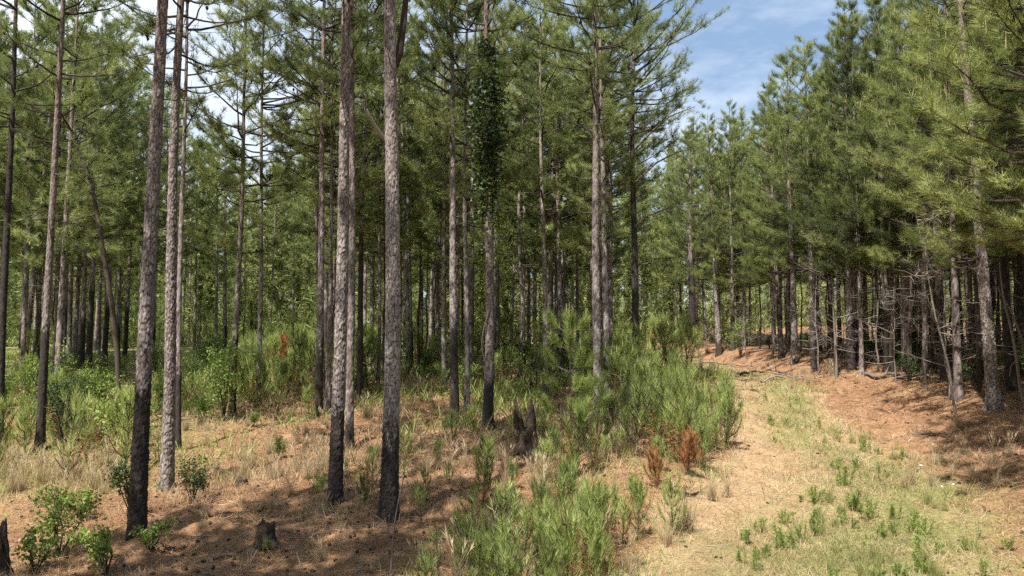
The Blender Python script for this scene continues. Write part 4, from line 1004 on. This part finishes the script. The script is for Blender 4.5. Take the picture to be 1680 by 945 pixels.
blades('tall_dry_grass', M_DRY, 90000, 8.5, 32, 8, lambda x, y: np.clip((1 - track_mask(x, y)) * (x < le(y) + .3) * patch(x, y, 1.7, 25) * (.18 + .82 * sstep(12.5, 16, y) * (1 - sstep(24, 30, y))) * (.4 + .6 * sstep(-1.5, -4, x)), 0, 1), (.14, .42), .0060, (.8, 3.0), curl=.10)
blades('verge_grass', M_WEED, 26000, 8.0, 26, 9, lambda x, y: np.clip((x > le(y) - 3.2) * (x < le(y) + .35) * patch(x, y, .9, 27) * .9, 0, 1), (.15, .45), .0075, (1.0, 3.0), curl=.08)

# ------------------------------------------------------------------ camera, sun and sky
cam = bpy.data.cameras.new('camera'); cam.sensor_width = 36; cam.lens = 36 * F / 1680; cam.clip_start = .1; cam.clip_end = 6000
co = bpy.data.objects.new('camera', cam); COL.objects.link(co); co.location = (0, 0, CAMZ); co.rotation_euler = (pi / 2 + PITCH, 0, 0); scene.camera = co

EL, AZ = R(61), R(31)                          # sun behind the photographer's left shoulder
to_sun = np.array([-sin(AZ) * cos(EL), -cos(AZ) * cos(EL), sin(EL)])
sun = bpy.data.lights.new('sun', 'SUN'); sun.energy = 5.0; sun.angle = R(.55); sun.color = (1, .95, .87)
so = bpy.data.objects.new('sun', sun); COL.objects.link(so)
import mathutils
so.rotation_euler = mathutils.Vector(to_sun).to_track_quat('Z', 'Y').to_euler(); so.location = (0, 0, 40)

w = bpy.data.worlds.new('World'); scene.world = w; w.use_nodes = True; nt = w.node_tree; nt.nodes.clear()
sky = nd(nt, 'ShaderNodeTexSky', sky_type='NISHITA'); sky.sun_disc = False; sky.sun_elevation = EL
sky.sun_rotation = math.atan2(to_sun[0], to_sun[1]); sky.air_density = 1.0; sky.dust_density = 1.2; sky.ozone_density = 1.5
tc = nd(nt, 'ShaderNodeTexCoord'); mp = nd(nt, 'ShaderNodeMapping'); mp.inputs['Scale'].default_value = (1.2, 1.2, 3.6); mp.inputs['Rotation'].default_value = (.15, .2, .5)
nt.links.new(tc.outputs['Generated'], mp.inputs[0])
n = noise(nt, mp.outputs[0], 2.1, 7, .62)
sx = nd(nt, 'ShaderNodeSeparateXYZ'); nt.links.new(tc.outputs['Generated'], sx.inputs[0])
low = mathn(nt, 'MULTIPLY', mathn(nt, 'SUBTRACT', .75, sx.outputs[2]), .21)      # thin veil towards the skyline
bias = mathn(nt, 'ADD', mathn(nt, 'MULTIPLY', sx.outputs[0], -.38), low)      # more cloud towards the left of the photograph
cl = mathn(nt, 'MULTIPLY', mathn(nt, 'ADD', mathn(nt, 'SUBTRACT', n, .46), bias), 2.6, clamp=True)
hz = mixc(nt, .30, sky.outputs[0], (6.5, 9.6, 14.0))      # a bright thin haze over the blue
c = mixc(nt, mathn(nt, 'MULTIPLY', cl, .8), hz, (13.0, 13.8, 14.8))
bg = nd(nt, 'ShaderNodeBackground'); bg.inputs[1].default_value = .055; nt.links.new(c, bg.inputs[0])
wo = nd(nt, 'ShaderNodeOutputWorld'); nt.links.new(bg.outputs[0], wo.inputs[0])

scene.view_settings.view_transform = 'Standard'; scene.view_settings.look = 'None'; scene.view_settings.gamma = 1
scene.view_settings.use_curve_mapping = False; scene.view_settings.exposure = 1.0
cy = scene.cycles; cy.max_bounces = 5; cy.diffuse_bounces = 2; cy.glossy_bounces = 2; cy.transmission_bounces = 3; cy.transparent_max_bounces = 4
cy.use_denoising = False; cy.adaptive_threshold = .02; cy.sample_clamp_indirect = 4.0
